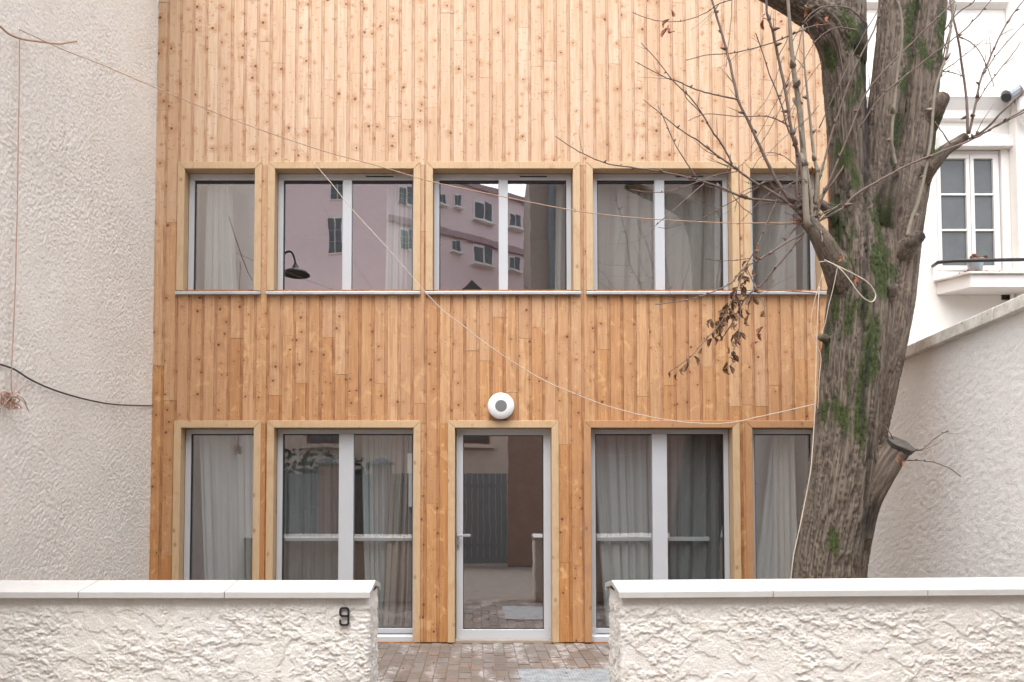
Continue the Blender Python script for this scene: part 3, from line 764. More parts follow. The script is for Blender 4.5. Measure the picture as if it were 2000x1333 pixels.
# curtains
def curtain(label, mat, b0, b1, t0, t1, pyb, pyt, Y, folds, amp0, cat='curtain', group=None, cap=None, name='curtain'):
    """bottom edge from px b0..b1, top edge from px t0..t1"""
    amp = amp0*1.5; nu, nv = max(24, folds*14), 18; V = []; ph = random.uniform(0, 6); fr = [random.uniform(.7, 1.3) for _ in range(folds*2+2)]
    zb, zt = atY(930, pyb, Y).z, atY(930, pyt, Y).z
    B0, B1, T0, T1 = fx(b0, pyb, Y), fx(b1, pyb, Y), fx(t0, pyt, Y), fx(t1, pyt, Y)
    for i in range(nu+1):
        u = i/nu; uu = u+.035*math.sin(u*9+ph)
        for j in range(nv+1):
            v = j/nv; e = v**.8
            x = (B0+(B1-B0)*u)*(1-e)+(T0+(T1-T0)*u)*e
            a = uu*folds*2*math.pi+ph+.5*math.sin(v*2.2+u*5)
            y = Y+.03+amp*(math.sin(a)+.35*math.sin(2.3*a+1))*(1-.25*v)
            V.append((x+amp*.35*math.cos(a), y, zb+(zt-zb)*v+(.012*math.sin(a*.5) if j == 0 else 0)))
    nvv = nv+1; Fq = [(i*nvv+j, (i+1)*nvv+j, (i+1)*nvv+j+1, i*nvv+j+1) for i in range(nu) for j in range(nv)]
    return tag(npmesh(name, V, Fq, mat), label, cat, group)
CY = .185
curtain('pale green curtain hanging in folds in the narrow upper left window', M['curtain_green'], 398, 462, 404, 452, 572, 350, CY, 4, .018)
curtain('pale curtain bunched at the right end of the second upper window', M['curtain_green'], 752, 812, 757, 812, 572, 340, CY, 5, .018)
curtain('grey curtain edge at the far right of the middle upper window', M['curtain_grey'], 1084, 1120, 1088, 1120, 572, 340, CY, 2, .018)
curtain('grey linen curtain filling the left light of the fourth upper window', M['curtain_grey'], 1150, 1284, 1152, 1284, 572, 335, CY, 4, .022)
curtain('grey linen curtain in two wide folds right of the mullion in the fourth upper window', M['curtain_grey'], 1290, 1425, 1290, 1425, 572, 335, CY, 3, .024)
curtain('grey linen curtain across the upper window behind the tree branches', M['curtain_grey'], 1460, 1555, 1462, 1552, 572, 335, CY, 3, .02)
curtain('narrow pale curtain strip at the right edge of the upper window beside the trunk', M['curtain_green'], 1572, 1604, 1572, 1604, 572, 335, CY, 2, .014)
curtain('sheer white curtain swept aside in the narrow lower left window', M['sheer'], 404, 508, 386, 506, 1236, 835, CY, 6, .016)
curtain('thin dim voile across the left light of the lower window behind the wall', M['sheer_dim'], 536, 672, 536, 672, 1236, 835, CY+.05, 6, .014)
curtain('white sheer curtain beside the taupe drape', M['sheer'], 716, 768, 706, 770, 1236, 835, CY+.03, 5, .014)
curtain('taupe drape falling in deep folds to the floor left of the door', M['curtain_taupe'], 742, 810, 764, 816, 1232, 835, CY-.015, 5, .026)
curtain('sheer curtain tapering to the floor in the lower window right of the door', M['sheer'], 1188, 1290, 1158, 1290, 1236, 835, CY, 6, .016)
curtain('sheer curtain in the right light of the lower window right of the door', M['sheer_dim'], 1296, 1426, 1296, 1426, 1236, 835, CY, 5, .014)
curtain('sheer curtain pulled diagonally in the lower window beside the tree', M['sheer'], 1460, 1530, 1512, 1540, 1236, 835, CY, 4, .014)
curtain('grey drape in narrow folds in the lower window beside the tree', M['curtain_grey'], 1515, 1568, 1513, 1556, 1236, 835, CY-.02, 4, .018)
# papers taped inside the glass
pp = atY(804, 938, .13)
pa = MB(); a_, b_ = atY(796, 886, .125), atY(812, 925, .125); pa.box(a_.x, b_.x, .120, .122, b_.z, a_.z); a_, b_ = atY(798, 925, .125), atY(812, 990, .125); pa.box(a_.x, b_.x, .123, .125, b_.z, a_.z)
tag(pa.build('paper_sheet', M['white_paint']), 'white paper sheets stuck inside the glass of the lower window left of the door', 'paper')
# ------------------------------------------------------------------ white house behind the side wall, right
YW = 1.5
wh = empty('white_house', 'white painted house behind the sloping coping, with small paned casement window', 'house', loc=(5, YW, 0))
def W(px, py, Y=YW): return atY(px, py, Y)
wx0, wx1 = W(1826, 400).x, W(1958, 400).x; wz0, wz1 = W(1900, 534).z, W(1900, 291).z
hb = MB(); x_l, x_r = XR+.06, 9.5
hb.box(x_l, wx0, YW, YW+.3, -.02, 9); hb.box(wx1, x_r, YW, YW+.3, -.02, 9); hb.box(wx0, wx1, YW, YW+.3, -.02, wz0); hb.box(wx0, wx1, YW, YW+.3, wz1, 9)
hb.box(wx0, wx1, YW+.3, YW+.32, wz0, wz1)
par(hb.build('wall', M['mortar_white']), wh)
# projecting bay right of the window
bx = W(1976, 100, YW-.1).x
par(MB().box(bx, x_r, YW-.14, YW-.003, 3.2, 9).build('wall_bay', M['mortar_white'], bevel=.01), wh)
c0, c1 = W(1848, 236).z, W(1848, 199).z
xlc = W(1830, 200).x
par(MB().prism([(YW-.002, c0-.02), (YW-.05, c0), (YW-.06, c0+.10), (YW-.11, c1-.03), (YW-.13, c1), (YW-.002, c1+.03)], 'x', XR+.1, bx-.002).build('cornice', M['white_paint'], bevel=.004), wh)
c2 = W(1900, 12).z
par(MB().prism([(YW-.002, c2-.05), (YW-.07, c2), (YW-.09, c2+.16), (YW-.002, c2+.2)], 'x', XR+.1, W(1970, 10).x).build('upper_cornice', M['white_paint'], bevel=.004), wh)
hz0, hz1 = W(1900, 288, YW-.1).z, W(1900, 266, YW-.1).z
par(MB().box(W(1828, 280).x, W(1974, 280).x, YW-.085, YW-.002, hz0+.02, hz1+.03).build('lintel', M['white_paint'], bevel=.008), wh)
# casements
cf = MB(); 
mid = (W(1892, 400, YW+.06).x)
frame4(cf, wx0+.01, wx1-.01, wz0, wz1-.01, .035, .035, .04, .05, YW+.03, YW+.1)
cw = cf.build('window', M['white_paint'], bevel=.004); par(cw, wh)
def sub(o): o.parent = cw; return o
for a, b in ((wx0+.045, mid-.004), (mid+.004, wx1-.045)):
    m = MB(); frame4(m, a, b, wz0+.04, wz1-.06, .045, .045, .06, .05, YW+.02, YW+.075)
    zz0, zz1 = wz0+.10, wz1-.11; n = 3
    for k in (1, 2): z = zz0+(zz1-zz0)*k/3; m.box(a+.045, b-.045, YW+.03, YW+.07, z-.012, z+.012)
    sub(m.build('casement', M['white_paint'], bevel=.003))
    for k in range(3):
        z_a = zz0+(zz1-zz0)*k/3; z_b = zz0+(zz1-zz0)*(k+1)/3
        sub(MB().box(a+.045, b-.045, YW+.05, YW+.055, z_a+.010, z_b-.010).build('pane', M['frosted']))

# stone balcony shelf, rail, dead leaves
s0, s1 = W(1828, 545).x, 7.6; zs_ = W(1900, 532, YW-.3).z
par(MB().prism([(s0+.0, YW-.002), (s1, YW-.002), (s1, YW-.34), (s0+.20, YW-.34)], 'z', zs_-.19, zs_-.035).build('shelf', M['white_paint'], bevel=.006), wh)
par(MB().prism([(s0-.03, YW-.003), (s1, YW-.003), (s1, YW-.37), (s0+.16, YW-.37)], 'z', zs_-.034, zs_-.008).build('shelf_slab', M['coping_dirty'], bevel=.003), wh)
rz = W(1950, 508, YW-.3)
par(MB().tube([W(1822, 520, YW-.02), W(1832, 513, YW-.2), W(1860, 510, YW-.33), W(1960, 508, YW-.34), W(2090, 506, YW-.34)], .021, 8).build('rail', M['black_iron'], smooth=True), wh)
def leaf_mesh(mb, c, L, rot, curl=1.0, up=None):
    """a curled dry leaf of 10 faces"""
    rows = 5; R = rot.to_matrix() if hasattr(rot, 'to_matrix') else rot; o = len(mb.v)
    for i in range(rows+1):
        t = i/rows; wdt = L*.30*math.sin(math.pi*min(1, t*.93+.04))**.8; cz = math.sin(t*2.6*curl)*L*.22; y = t*L*.92
        for s_ in (-1, 0, 1):
            p = Vector((s_*wdt*(1-.35*curl), y, cz+abs(s_)*wdt*.7*curl+.06*L*math.sin(t*11+s_*2)*curl)); p = R @ p+Vector(c); mb.v.append(tuple(p))
    for i in range(rows):
        for k in range(2):
            a = o+i*3+k; mb.f.append((a, a+1, a+4, a+3)); mb.mi.append(0)
from mathutils import Euler
lv = MB(); rr = random.Random(3)
for (ca, cb, sx, n) in ((1905, 499, 22, 26), (1882, 526, 18, 18), (1938, 527, 16, 12)):
    for k in range(n):
        px = rr.gauss(ca, sx*.45); hpt = max(0, 1-abs(px-ca)/sx); zc_ = zs_-.003+rr.random()*.02
        if ca == 1905: zc_ = W(1905, 512, YW-.12).z+rr.random()*.055*hpt
        leaf_mesh(lv, (W(px, 500, YW-.12).x, YW-.12-rr.random()*.1, zc_), rr.uniform(.05, .085), Euler((rr.uniform(-.5, .5), rr.uniform(-.5, .5), rr.uniform(0, 6.3))))
tag(lv.build('dead_leaves', M['leaf_red']), 'russet dead leaves lying on the window shelf of the white house', kind='stuff')
# flower pot holding leaves on the shelf
pc = W(1905, 520, YW-.13)
pt = MB().lathe([(.065, zs_-.008-pc.z), (.085, W(1905, 512, YW-.12).z-.0-pc.z), (.10, W(1905, 509, YW-.12).z-pc.z), (.098, W(1905, 509, YW-.12).z+.006-pc.z), (.09, W(1905, 511, YW-.12).z-pc.z)], pc, 20, axis='z').build('flower_pot', M['pvc'], smooth=False)
tag(pt, 'small grey pot full of dead leaves on the window shelf', 'flower pot')
# vent hole and small pipe below the shelf
par(MB().box(W(1956, 590).x, W(1985, 590).x, YW-.012, YW-.002, W(1960, 586).z, W(1960, 574).z).build('vent', M['black_iron']), wh)
par(MB().tube([W(1977, 548, YW-.06), W(1977, 606, YW-.06)], .022, 10).build('overflow_pipe', M['white_paint'], smooth=True), wh)
# zinc gutter and pipe
gp_ = MB(); gp_.tube([W(1966, 190, YW-.22), W(2006, 165, YW-.22), W(2080, 120, YW-.22)], .085, 14); go = gp_.build('gutter', M['pvc'], smooth=False)
tag(go, 'grey zinc gutter end jutting in beside the white bay, top right', 'gutter')
MB().tube([W(1988, 178, YW-.22)+Vector((-.012, 0, -.008)), W(1988, 178, YW-.22)+Vector((.012, 0, .006))], .095, 14).build('bracket', M['white_paint'], go)
MB().tube([W(1966, 191, YW-.22), W(1965, 192, YW-.22)], .06, 12).build('gutter_end', M['rubber'], go)
MB().tube([W(1992, 182, YW-.2), W(1996, 215, YW-.22), W(2012, 240, YW-.22)], .05, 10).build('gutter_elbow', M['white_paint'], go)

# ------------------------------------------------------------------ the tree
DT = 5.9
def T(px, py, d=0.0): return atD(px, py, DT+d)
U = DT/1500
stems = [ # name, list of (px,py,r_px,depth offset), kind
 ('A', [(1600,1345,76,0), (1607,1200,65,0), (1613,1100,60,0), (1630,1000,61,0), (1645,900,60,0), (1656,800,58,0), (1664,700,58,0), (1672,620,57,0), (1674,540,53,0), (1668,460,47,.0), (1660,380,38,.0), (1656,300,36,0), (1652,220,38,0), (1648,150,40,0), (1648,80,42,0), (1652,0,38,0), (1655,-80,34,0)], 0),
 ('A2', [(1652,190,34,0), (1640,110,36,-.02), (1612,48,34,-.04), (1560,8,29,-.06), (1500,-18,22,-.08), (1420,-60,18,-.1)], 0),
 ('B1', [(1672,820,38,.05), (1688,720,44,.05), (1698,620,48,.06), (1702,520,46,.08), (1706,430,42,.1), (1712,340,36,.12), (1724,250,34,.15), (1735,160,34,.17), (1745,70,33,.18), (1753,-20,34,.18), (1760,-90,34,.18)], 1),
 ('B2', [(1625,1340,60,.12), (1640,1200,46,.12), (1652,1100,40,.1), (1668,1000,38,.12), (1684,900,38,.12), (1698,800,42,.12), (1713,700,48,.12), (1730,600,51,.14), (1743,500,50,.16), (1760,410,47,.18), (1776,320,43,.22), (1786,230,40,.24), (1793,140,41,.25), (1803,50,41,.26), (1812,-40,40,.26), (1818,-90,40,.26)], 1),
 ('stub', [(1676,1050,26,-.02), (1690,985,27,-.05), (1712,938,27,-.09), (1735,900,26,-.12), (1757,868,25.5,-.15)], 2),
 ('knob', [(1790,275,30,.30), (1812,232,27,.15), (1832,203,19,.07), (1846,186,12,.05)], 2),
 ('limb', [(1762,425,32,.30), (1794,352,24,.12), (1818,325,16,0), (1845,295,12.5,-.02), (1868,280,11,-.03), (1887,266,9,-.04)], 3),
 ('stub2', [(1708,540,30,.30), (1720,440,27,.02), (1732,385,22,-.07), (1744,345,17,-.10), (1749,328,14,-.11)], 3),
 ('stub3', [(1728,550,30,.32), (1756,503,26,.05), (1780,475,17,-.07), (1800,458,11,-.09)], 3),
 ('limbL', [(1662,585,34,0), (1642,540,28,-.08), (1622,500,22,-.12), (1604,468,18,-.15), (1588,445,14.5,-.16), (1572,428,13,-.16)], 3),
 ('stubL', [(1650,450,26,0), (1630,418,16,-.03), (1612,405,10,-.03), (1600,395,7,-.03)], 3),
 ('knotA', [(1672,120,20,-.06), (1678,85,16,-.14), (1684,55,10,-.17), (1688,46,8,-.17)], 3),
 ('budL', [(1625,665,12,-.02), (1606,660,8,-.03), (1598,657,6,-.03)], 3),
 ('budR', [(1740,575,14,-.1), (1744,556,9,-.16)], 3),
]
tb = MB(); SEG = []
for nm, sp, kd in stems:
    pts = [T(a, b, d) for a, b, r, d in sp]; rs = [r*U for a, b, r, d in sp]
    # resample
    P2, R2 = [], []
    for i in range(len(pts)-1):
        n = max(2, int((pts[i+1]-pts[i]).length/.05))
        for k in range(n):
            t = k/n; tt = t
            p0 = pts[max(i-1, 0)]; p1 = pts[i]; p2 = pts[i+1]; p3 = pts[min(i+2, len(pts)-1)]
            P2.append(.5*((2*p1)+(p2-p0)*tt+(2*p0-5*p1+4*p2-p3)*tt*tt+(3*p1-p0-3*p2+p3)*tt**3)); R2.append(rs[i]*(1-t)+rs[i+1]*t)
    P2.append(pts[-1]); R2.append(rs[-1])
    tb.tube(P2, R2, 28)
    s_ = 0
    for i in range(len(P2)-1):
        L = (P2[i+1]-P2[i]).length; SEG.append((P2[i], P2[i+1], R2[i], R2[i+1], s_, kd, nm)); s_ += L
tmp = tb.build('tree_tmp', M['bark'])
rmz = tmp.modifiers.new('r', 'REMESH'); rmz.mode = 'VOXEL'; rmz.voxel_size = .0105
sm = tmp.modifiers.new('s', 'SMOOTH'); sm.iterations = 4; sm.factor = .6
dg = bpy.context.evaluated_depsgraph_get(); dg.update()
me = bpy.data.meshes.new_from_object(tmp.evaluated_get(dg)); bpy.data.objects.remove(tmp)
nv = len(me.vertices); co = np.zeros(nv*3, dtype=np.float32); me.vertices.foreach_get('co', co); co = co.reshape(-1, 3).astype(float)
no = np.zeros(nv*3, dtype=np.float32); me.vertices.foreach_get('normal', no); no = no.reshape(-1, 3).astype(float)
best = np.full(nv, 1e9); off = np.zeros((nv, 3)); ss = np.zeros(nv); kk = np.zeros(nv, int); rloc = np.zeros(nv)
for a, b, ra, rb, s_, kd, nm in SEG:
    a = np.array(a); b = np.array(b); d = b-a; L2 = d@d; t = np.clip(((co-a)@d)/L2, 0, 1); q = a+t[:, None]*d; r = ra*(1-t)+rb*t
    v = co-q; ds = np.linalg.norm(v, axis=1)-r; m = ds < best
    best[m] = ds[m]; off[m] = v[m]; ss[m] = s_+t[m]*math.sqrt(L2); kk[m] = kd*10+(hash(nm) % 7 if False else len(nm)); rloc[m] = r[m]
kd_ = kk//10
bc = np.stack([off[:, 0], off[:, 1], ss*.999], 1)+np.stack([kk*.37, kk*.11, kk*.7], 1)
wv = perlin(bc*np.array([6, 6, 3.0]))*.22
n1 = fbm(bc*np.array([40, 40, 2.6])+wv[:, None]*2, 3); rid = 1-np.abs(n1)*1.9; n2 = fbm(bc*np.array([60, 60, 10]), 2)
groov = np.clip(rid, -.6, 1)
amp = np.where(kd_ <= 0, .018, np.where(kd_ == 1, .012, .0035))*np.clip(rloc/.12, .3, 1)
big = perlin(bc*np.array([5, 5, 1.6]))*.010*np.clip(rloc/.15, .15, 1)
crease = sstep(.0, .05, -best)  # deep inside folds -> none
dsp = amp*(-np.clip(groov-.35, 0, 1)*1.5+.25*n2)+big
# cracks are where |noise| is small: pull inwards
co2 = co+no*dsp[:, None]
me.vertices.foreach_set('co', co2.astype(np.float32).ravel())
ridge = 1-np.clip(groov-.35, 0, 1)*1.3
def attr(name, data, typ='FLOAT'):
    a = me.attributes.new(name, typ, 'POINT'); a.data.foreach_set('vector' if typ == 'FLOAT_VECTOR' else 'value', np.asarray(data, dtype=np.float32).ravel())
attr('barkco', bc, 'FLOAT_VECTOR'); attr('ridge', np.clip(ridge, 0, 1)); attr('stem', (kd_ >= 1).astype(float))
# moss and rot spots on the trunk; dark also paints crevice shade between stems
fr_ = np.zeros((nv, 2)); c_, s_ = math.cos(PITCH), math.sin(PITCH); v_ = co-np.array(CAM); dz = v_[:, 1]*c_+v_[:, 2]*s_
fr_[:, 0] = PPX+F*v_[:, 0]/dz; fr_[:, 1] = PPY-F*(-v_[:, 1]*s_+v_[:, 2]*c_)/dz
def blob(cx, cy, rx, ry, tilt=0):
    dx = fr_[:, 0]-cx-tilt*(fr_[:, 1]-cy); dy = fr_[:, 1]-cy; return np.clip(1.25-np.sqrt((dx/rx)**2+(dy/ry)**2), 0, 1)
front = np.clip(-no[:, 1]*1.5+.5, 0, 1)
moss = np.zeros(nv)
for (cx, cy, rx, ry, tl) in [(1778,60,11,140,-.12),(1735,530,16,30,0),(1655,300,22,40,0),(1660,480,10,60,0),(1700,600,16,70,-.1),(1700,700,12,60,0),(1640,800,12,60,.1),(1660,650,8,80,0),(1764,170,7,110,-.14),(1752,260,7,90,-.1),(1617,110,12,45,0),(1625,190,6,40,.1),(1660,70,16,30,0),(1655,40,12,28,.3),(1675,150,20,60,0),(1645,310,18,50,-.1),(1652,350,22,45,0),(1648,400,16,50,0),(1640,440,14,60,0),
        (1722,440,18,60,0),(1722,500,20,50,0),(1715,570,16,60,-.2),(1705,640,14,60,-.2),(1625,600,10,40,0),(1612,625,8,40,0),(1650,740,14,90,0),(1690,700,10,90,-.15),(1610,700,6,60,0),(1830,290,10,60,0),(1842,120,8,60,0),(1800,90,8,60,.4),(1820,420,10,60,0),(1840,60,8,60,0),(1680,800,10,80,0),(1625,1060,10,45,0),(1606,780,8,50,0),(1840,240,12,25,0)]:
    moss = np.maximum(moss, blob(cx, cy, rx*1.45+3, ry*1.15, tl))
moss = moss*front*(.8+.9*fbm(bc*np.array([7, 7, 4]), 2))
attr('moss', np.clip(moss, 0, 1))
dark = np.zeros(nv)
for (cx, cy, rx, ry, tl, a) in [(1687,50,10,22,0,.9),(1678,85,14,16,0,.7),(1802,462,12,16,0,.9),(1780,478,22,10,-.5,.5),(1652,375,14,30,0,.6),(1700,1010,18,45,-.3,.8),(1698,900,7,90,-.1,.7),(1738,350,20,24,0,.4),(1888,266,10,10,0,.7),(1725,370,8,80,-.2,.6),(1640,430,5,80,0,.4),(1850,180,8,10,0,.5),(1693,260,7,190,.0,.9),(1688,560,6,170,-.05,.75),(1745,330,5,160,-.1,.6),(1690,760,7,110,-.1,.7),(1850,300,34,14,-1.2,.35),(1580,430,14,12,0,.5),(1744,556,7,7,0,.8),(1757,868,22,9,0,.0)]:
    dark = np.maximum(dark, a*np.clip(blob(cx, cy, rx, ry, tl)*1.3, 0, 1))
attr('dark', np.clip(dark*(.9+.5*n2), 0, 1))
me.polygons.foreach_set('use_smooth', [True]*len(me.polygons)); me.update()
tree = empty('tree', 'old many stemmed mossy tree with bare twigs between the right garden wall and timber house', 'tree', loc=T(1600, 1345))
trunk = bpy.data.objects.new('trunk', me); COL.objects.link(trunk); par(trunk, tree)
# sawn end of the low stub
e0 = T(1757, 868, -.15); ax_ = (T(1757, 868, -.15)-T(1735, 900, -.12)).normalized()
ax_ = Vector((.30, -.50, .81)).normalized(); e0 = T(1757, 872, -.16)+ax_*.028; u_ = ax_.orthogonal().normalized(); v2 = ax_.cross(u_); m = MB(); ring = []; 
for rr_, hh_ in ((.90, -.045), (1.0, -.004), (.93, .002), (.45, .000)):
    for k in range(28):
        a = 2*math.pi*k/28; ring.append(e0+ax_*(hh_+.002*math.sin(5*a+rr_*9))+(u_*math.cos(a)+v2*math.sin(a))*27*U*rr_*(1+.04*math.sin(3*a)))
fs = [(i*28+k, i*28+(k+1) % 28, (i+1)*28+(k+1) % 28, (i+1)*28+k) for i in range(3) for k in range(28)]+[tuple(range(84, 112))]
m.add(ring, fs); par(m.build('sawn_end', M['cut'], smooth=False), tree)

# twigs -----------------------------------------------------------
def smoothpath(pts, n=5):
    out = []
    for i in range(len(pts)-1):
        p0 = pts[max(i-1, 0)]; p1 = pts[i]; p2 = pts[i+1]; p3 = pts[min(i+2, len(pts)-1)]
        for k in range(n):
            t = k/n; out.append(.5*((2*p1)+(p2-p0)*t+(2*p0-5*p1+4*p2-p3)*t*t+(3*p1-p0-3*p2+p3)*t**3))
    out.append(pts[-1]); return out
TR = random.Random(21)
def twig(path, w0, w1, d0=-.16, d1=-.2, side=4, mat='twig', sl_=1.0, crook=.6):
    n = len(path); P = [T(a, b, d0+(d1-d0)*i/(n-1)+ (TR.uniform(-.02, .02) if 0 < i < n-1 else 0)) for i, (a, b) in enumerate(path)]
    Q = smoothpath(P, 5); m = MB(); L = len(Q)
    Q = [q+Vector((TR.uniform(-1, 1), 0, TR.uniform(-1, 1)))*U*crook for q in Q]
    rs = [U*.5*(w0+(w1-w0)*(i/(L-1))**.8)*(1+.12*TR.random()) for i in range(L)]
    m.tube(Q, rs, 6 if w0 > 4 else 5)
    for i in range(3, L-1, 3):   # buds / nodes
        if TR.random() < .55:
            b = TR.uniform(1.3, 1.9); q = Q[i]; s = rs[i]*b; dv = Vector((TR.uniform(-1, 1), TR.uniform(-1, 1), TR.uniform(-.2, 1))).normalized()
            m.tube([q, q+dv*s*1.6, q+dv*s*3.2], [s, s*.8, s*.2], 4)
    for k in range(side):
        i = TR.randint(int(L*.15), L-2); q = Q[i]; dr = (Q[min(i+2, L-1)]-Q[i-1]).normalized()
        sd = Vector((dr.z, TR.uniform(-.5, .5), -dr.x))*(1 if TR.random() < .5 else -1)
        dd = (dr*.8+sd*TR.uniform(.4, .9)+Vector((0, 0, .25))).normalized(); ln = TR.uniform(18, 70)*U*sl_; pp_ = [q]; c = q
        for s in range(5): dd = (dd+Vector((TR.uniform(-.18, .18), TR.uniform(-.15, .15), TR.uniform(-.06, .16)))).normalized(); c = c+dd*ln/5; pp_.append(c)
        r = min(rs[i]*.55, U*.95); m.tube(pp_, [r*(1-.13*j) for j in range(6)], 4)
    par(m.build('twig', M[mat], smooth=True), tree)
TW_ = [
 ([(1570,425),(1528,371),(1501,322),(1470,255),(1442,196),(1425,121),(1409,63),(1392,4),(1385,-30)], 7.5, 3.6, 5),
 ([(1441,195),(1410,188),(1368,178),(1322,159),(1296,150),(1240,120)], 3.4, 1.4, 3),
 ([(1572,428),(1538,396),(1501,371),(1464,350),(1427,322),(1396,301),(1365,276),(1331,255),(1293,225),(1256,195)], 6.5, 1.5, 4),
 ([(1430,322),(1415,291),(1390,255),(1371,222),(1347,190),(1313,156),(1285,120),(1252,84)], 4, 1.3, 3),
 ([(1570,426),(1567,408),(1525,396),(1458,387),(1415,370),(1368,353),(1322,342),(1273,333),(1230,327),(1180,318),(1130,296),(1085,267)], 6.5, 1.6, 3),
 ([(1362,350),(1328,298),(1313,270),(1293,224),(1285,207)], 2.6, 1.4, 1),
 ([(1442,335),(1402,341),(1353,359),(1292,376),(1230,371)], 2.2, 1.3, 1),
 ([(1375,359),(1322,405),(1276,445),(1247,470)], 2.0, 1.2, 0),
 ([(1482,365),(1415,402),(1362,431),(1307,445),(1285,445)], 2.0, 1.2, 1),
 ([(1575,428),(1572,380),(1558,300),(1547,263),(1535,185),(1520,113),(1508,58),(1499,29),(1495,-10)], 7.5, 4, 5),
 ([(1560,420),(1556,360),(1555,292),(1537,247),(1524,198),(1504,148),(1486,94),(1476,65)], 5, 1.5, 6),
 ([(1618,48),(1582,53),(1542,70),(1508,84),(1470,95),(1425,105),(1380,108),(1340,118)], 3.4, 1.4, 2),
 ([(1546,250),(1515,233),(1488,227),(1447,228),(1380,223),(1345,236)], 2.6, 1.2, 1),
 ([(1370,222),(1340,190),(1333,160)], 1.8, 1.2, 0),
 ([(1596,433),(1644,408),(1670,382),(1721,351),(1770,325),(1827,301),(1902,271),(1950,243),(2010,210)], 5, 3.2, 2),
 ([(1588,425),(1590,385),(1606,331),(1631,241),(1671,131),(1706,60),(1722,10)], 4.5, 2.6, 2),
 ([(1592,428),(1608,382),(1629,331),(1655,270),(1690,185),(1735,130),(1780,85),(1820,45),(1865,4)], 4, 2.6, 2),
 ([(1596,425),(1603,390),(1644,331),(1670,280)], 5, 3, 0),
 ([(1600,250),(1630,185),(1670,100),(1715,20)], 2.2, 1.6, 1),
 ([(1680,250),(1720,190),(1780,139),(1841,92),(1870,70),(1906,36),(1940,-5)], 3, 2, 1),
 ([(1890,262),(1888,198),(1879,126),(1870,72),(1859,22),(1854,-10)], 5.5, 3, 3),
 ([(1893,262),(1906,202),(1915,157),(1928,126),(1949,79),(1971,38),(2000,0)], 5, 2.4, 3),
 ([(1926,135),(1960,90),(2005,42)], 2.4, 1.6, 1),
 ([(1906,202),(1937,157),(1973,112),(1994,83)], 2.4, 1.3, 2),
 ([(1892,272),(1926,252),(1960,216),(2010,170)], 4.5, 3, 1),
 ([(1898,272),(1940,250),(1980,230),(2010,215)], 3, 2.2, 1),
 ([(1841,140),(1879,112),(1924,76)], 2.2, 1.2, 0),
 ([(1870,72),(1888,79),(1908,94),(1926,126),(1942,171)], 2.4, 1.4, 1),
 ([(1838,150),(1845,99),(1859,45),(1868,10)], 3, 1.8, 2),
 ([(1845,60),(1866,30),(1900,5),(1915,-15)], 2.6, 1.8, 0),
 ([(1856,282),(1840,258),(1826,238)], 2.8, 1.8, 0),
 ([(1842,140),(1860,142),(1881,149)], 2, 1.4, 0),
 ([(1570,456),(1537,474),(1491,502),(1452,526),(1429,552),(1396,569),(1366,580),(1327,589),(1280,595)], 4.4, 1.5, 1),
 ([(1568,460),(1524,512),(1489,554),(1461,577),(1447,598),(1429,633),(1406,666)], 4.4, 1.8, 2),
 ([(1525,375),(1513,400),(1496,440),(1480,480),(1461,512),(1447,545),(1429,589),(1406,633),(1373,670),(1350,696),(1306,728)], 3, 1.5, 2),
 ([(1459,524),(1473,556),(1489,584),(1494,617)], 2, 1.1, 0),
 ([(1466,505),(1420,510),(1378,507)], 1.8, 1.1, 0),
 ([(1447,600),(1444,640),(1440,668),(1425,700)], 1.8, 1.1, 0),
 ([(1620,578),(1580,572),(1540,569),(1498,568)], 2, 1.3, 1),
 ([(1560,440),(1545,455),(1533,470)], 4.5, 3, 0),
 ([(1600,440),(1604,455),(1606,473)], 3.2, 2.2, 0),
 ([(1590,395),(1570,350),(1520,370),(1500,352)], 2.2, 1.2, 2),
 ([(1580,360),(1550,365),(1515,372),(1488,390),(1440,440)], 2.0, 1.0, 1),
 ([(1575,330),(1530,345),(1480,362),(1445,380),(1435,415)], 1.8, 1.0, 1),
 ([(1560,330),(1530,305),(1495,300),(1470,330),(1462,360)], 1.8, 1.0, 1),
 ([(1640,5),(1600,22),(1560,60),(1540,100)], 2, 1.2, 2),
 ([(1690,45),(1660,18),(1620,12),(1590,22),(1568,45)], 2.6, 1.6, 0),
 ([(1676,60),(1640,54),(1615,62),(1590,85),(1570,120),(1540,170)], 2.6, 1.2, 2),
 ([(1628,58),(1640,100),(1648,150),(1650,185)], 2.6, 1.6, 0),
 ([(1768,868),(1783,876),(1797,880),(1806,874),(1824,858),(1845,845),(1853,842)], 4, 1.5, 2),
 ([(1772,900),(1800,900),(1830,905),(1860,918),(1882,936)], 2.2, 1.3, 0),
 ([(1746,862),(1738,845),(1732,836)], 2, 1.4, 0),
 ([(1736,868),(1732,840),(1722,828),(1700,820)], 2.2, 1.3, 0),
 ([(1716,895),(1724,875),(1727,855)], 2.4, 1.6, 1),
 ([(1712,905),(1708,885),(1718,860)], 2, 1.3, 0),
 ([(1470,420),(1440,395),(1420,350),(1427,300)], 1.8, 1.0, 0),
 ([(1540,180),(1500,260),(1470,300),(1440,330)], 1.6, 1.0, 1),
 ([(1530,110),(1500,190),(1460,240)], 1.6, 1.0, 1),
 ([(1567,60),(1545,140),(1500,230),(1465,290)], 1.8, 1.0, 2),
 ([(1605,120),(1570,170),(1545,230)], 1.6, 1.0, 1),
 ([(1430,-5),(1428,40),(1422,95),(1418,130)], 2.0, 1.4, 0),
 ([(1430,0),(1400,10),(1380,25),(1330,42),(1280,40),(1235,25)], 2.0, 1.2, 2),
 ([(1600,205),(1575,235),(1530,270),(1490,312)], 1.6, 1.0, 1),
]
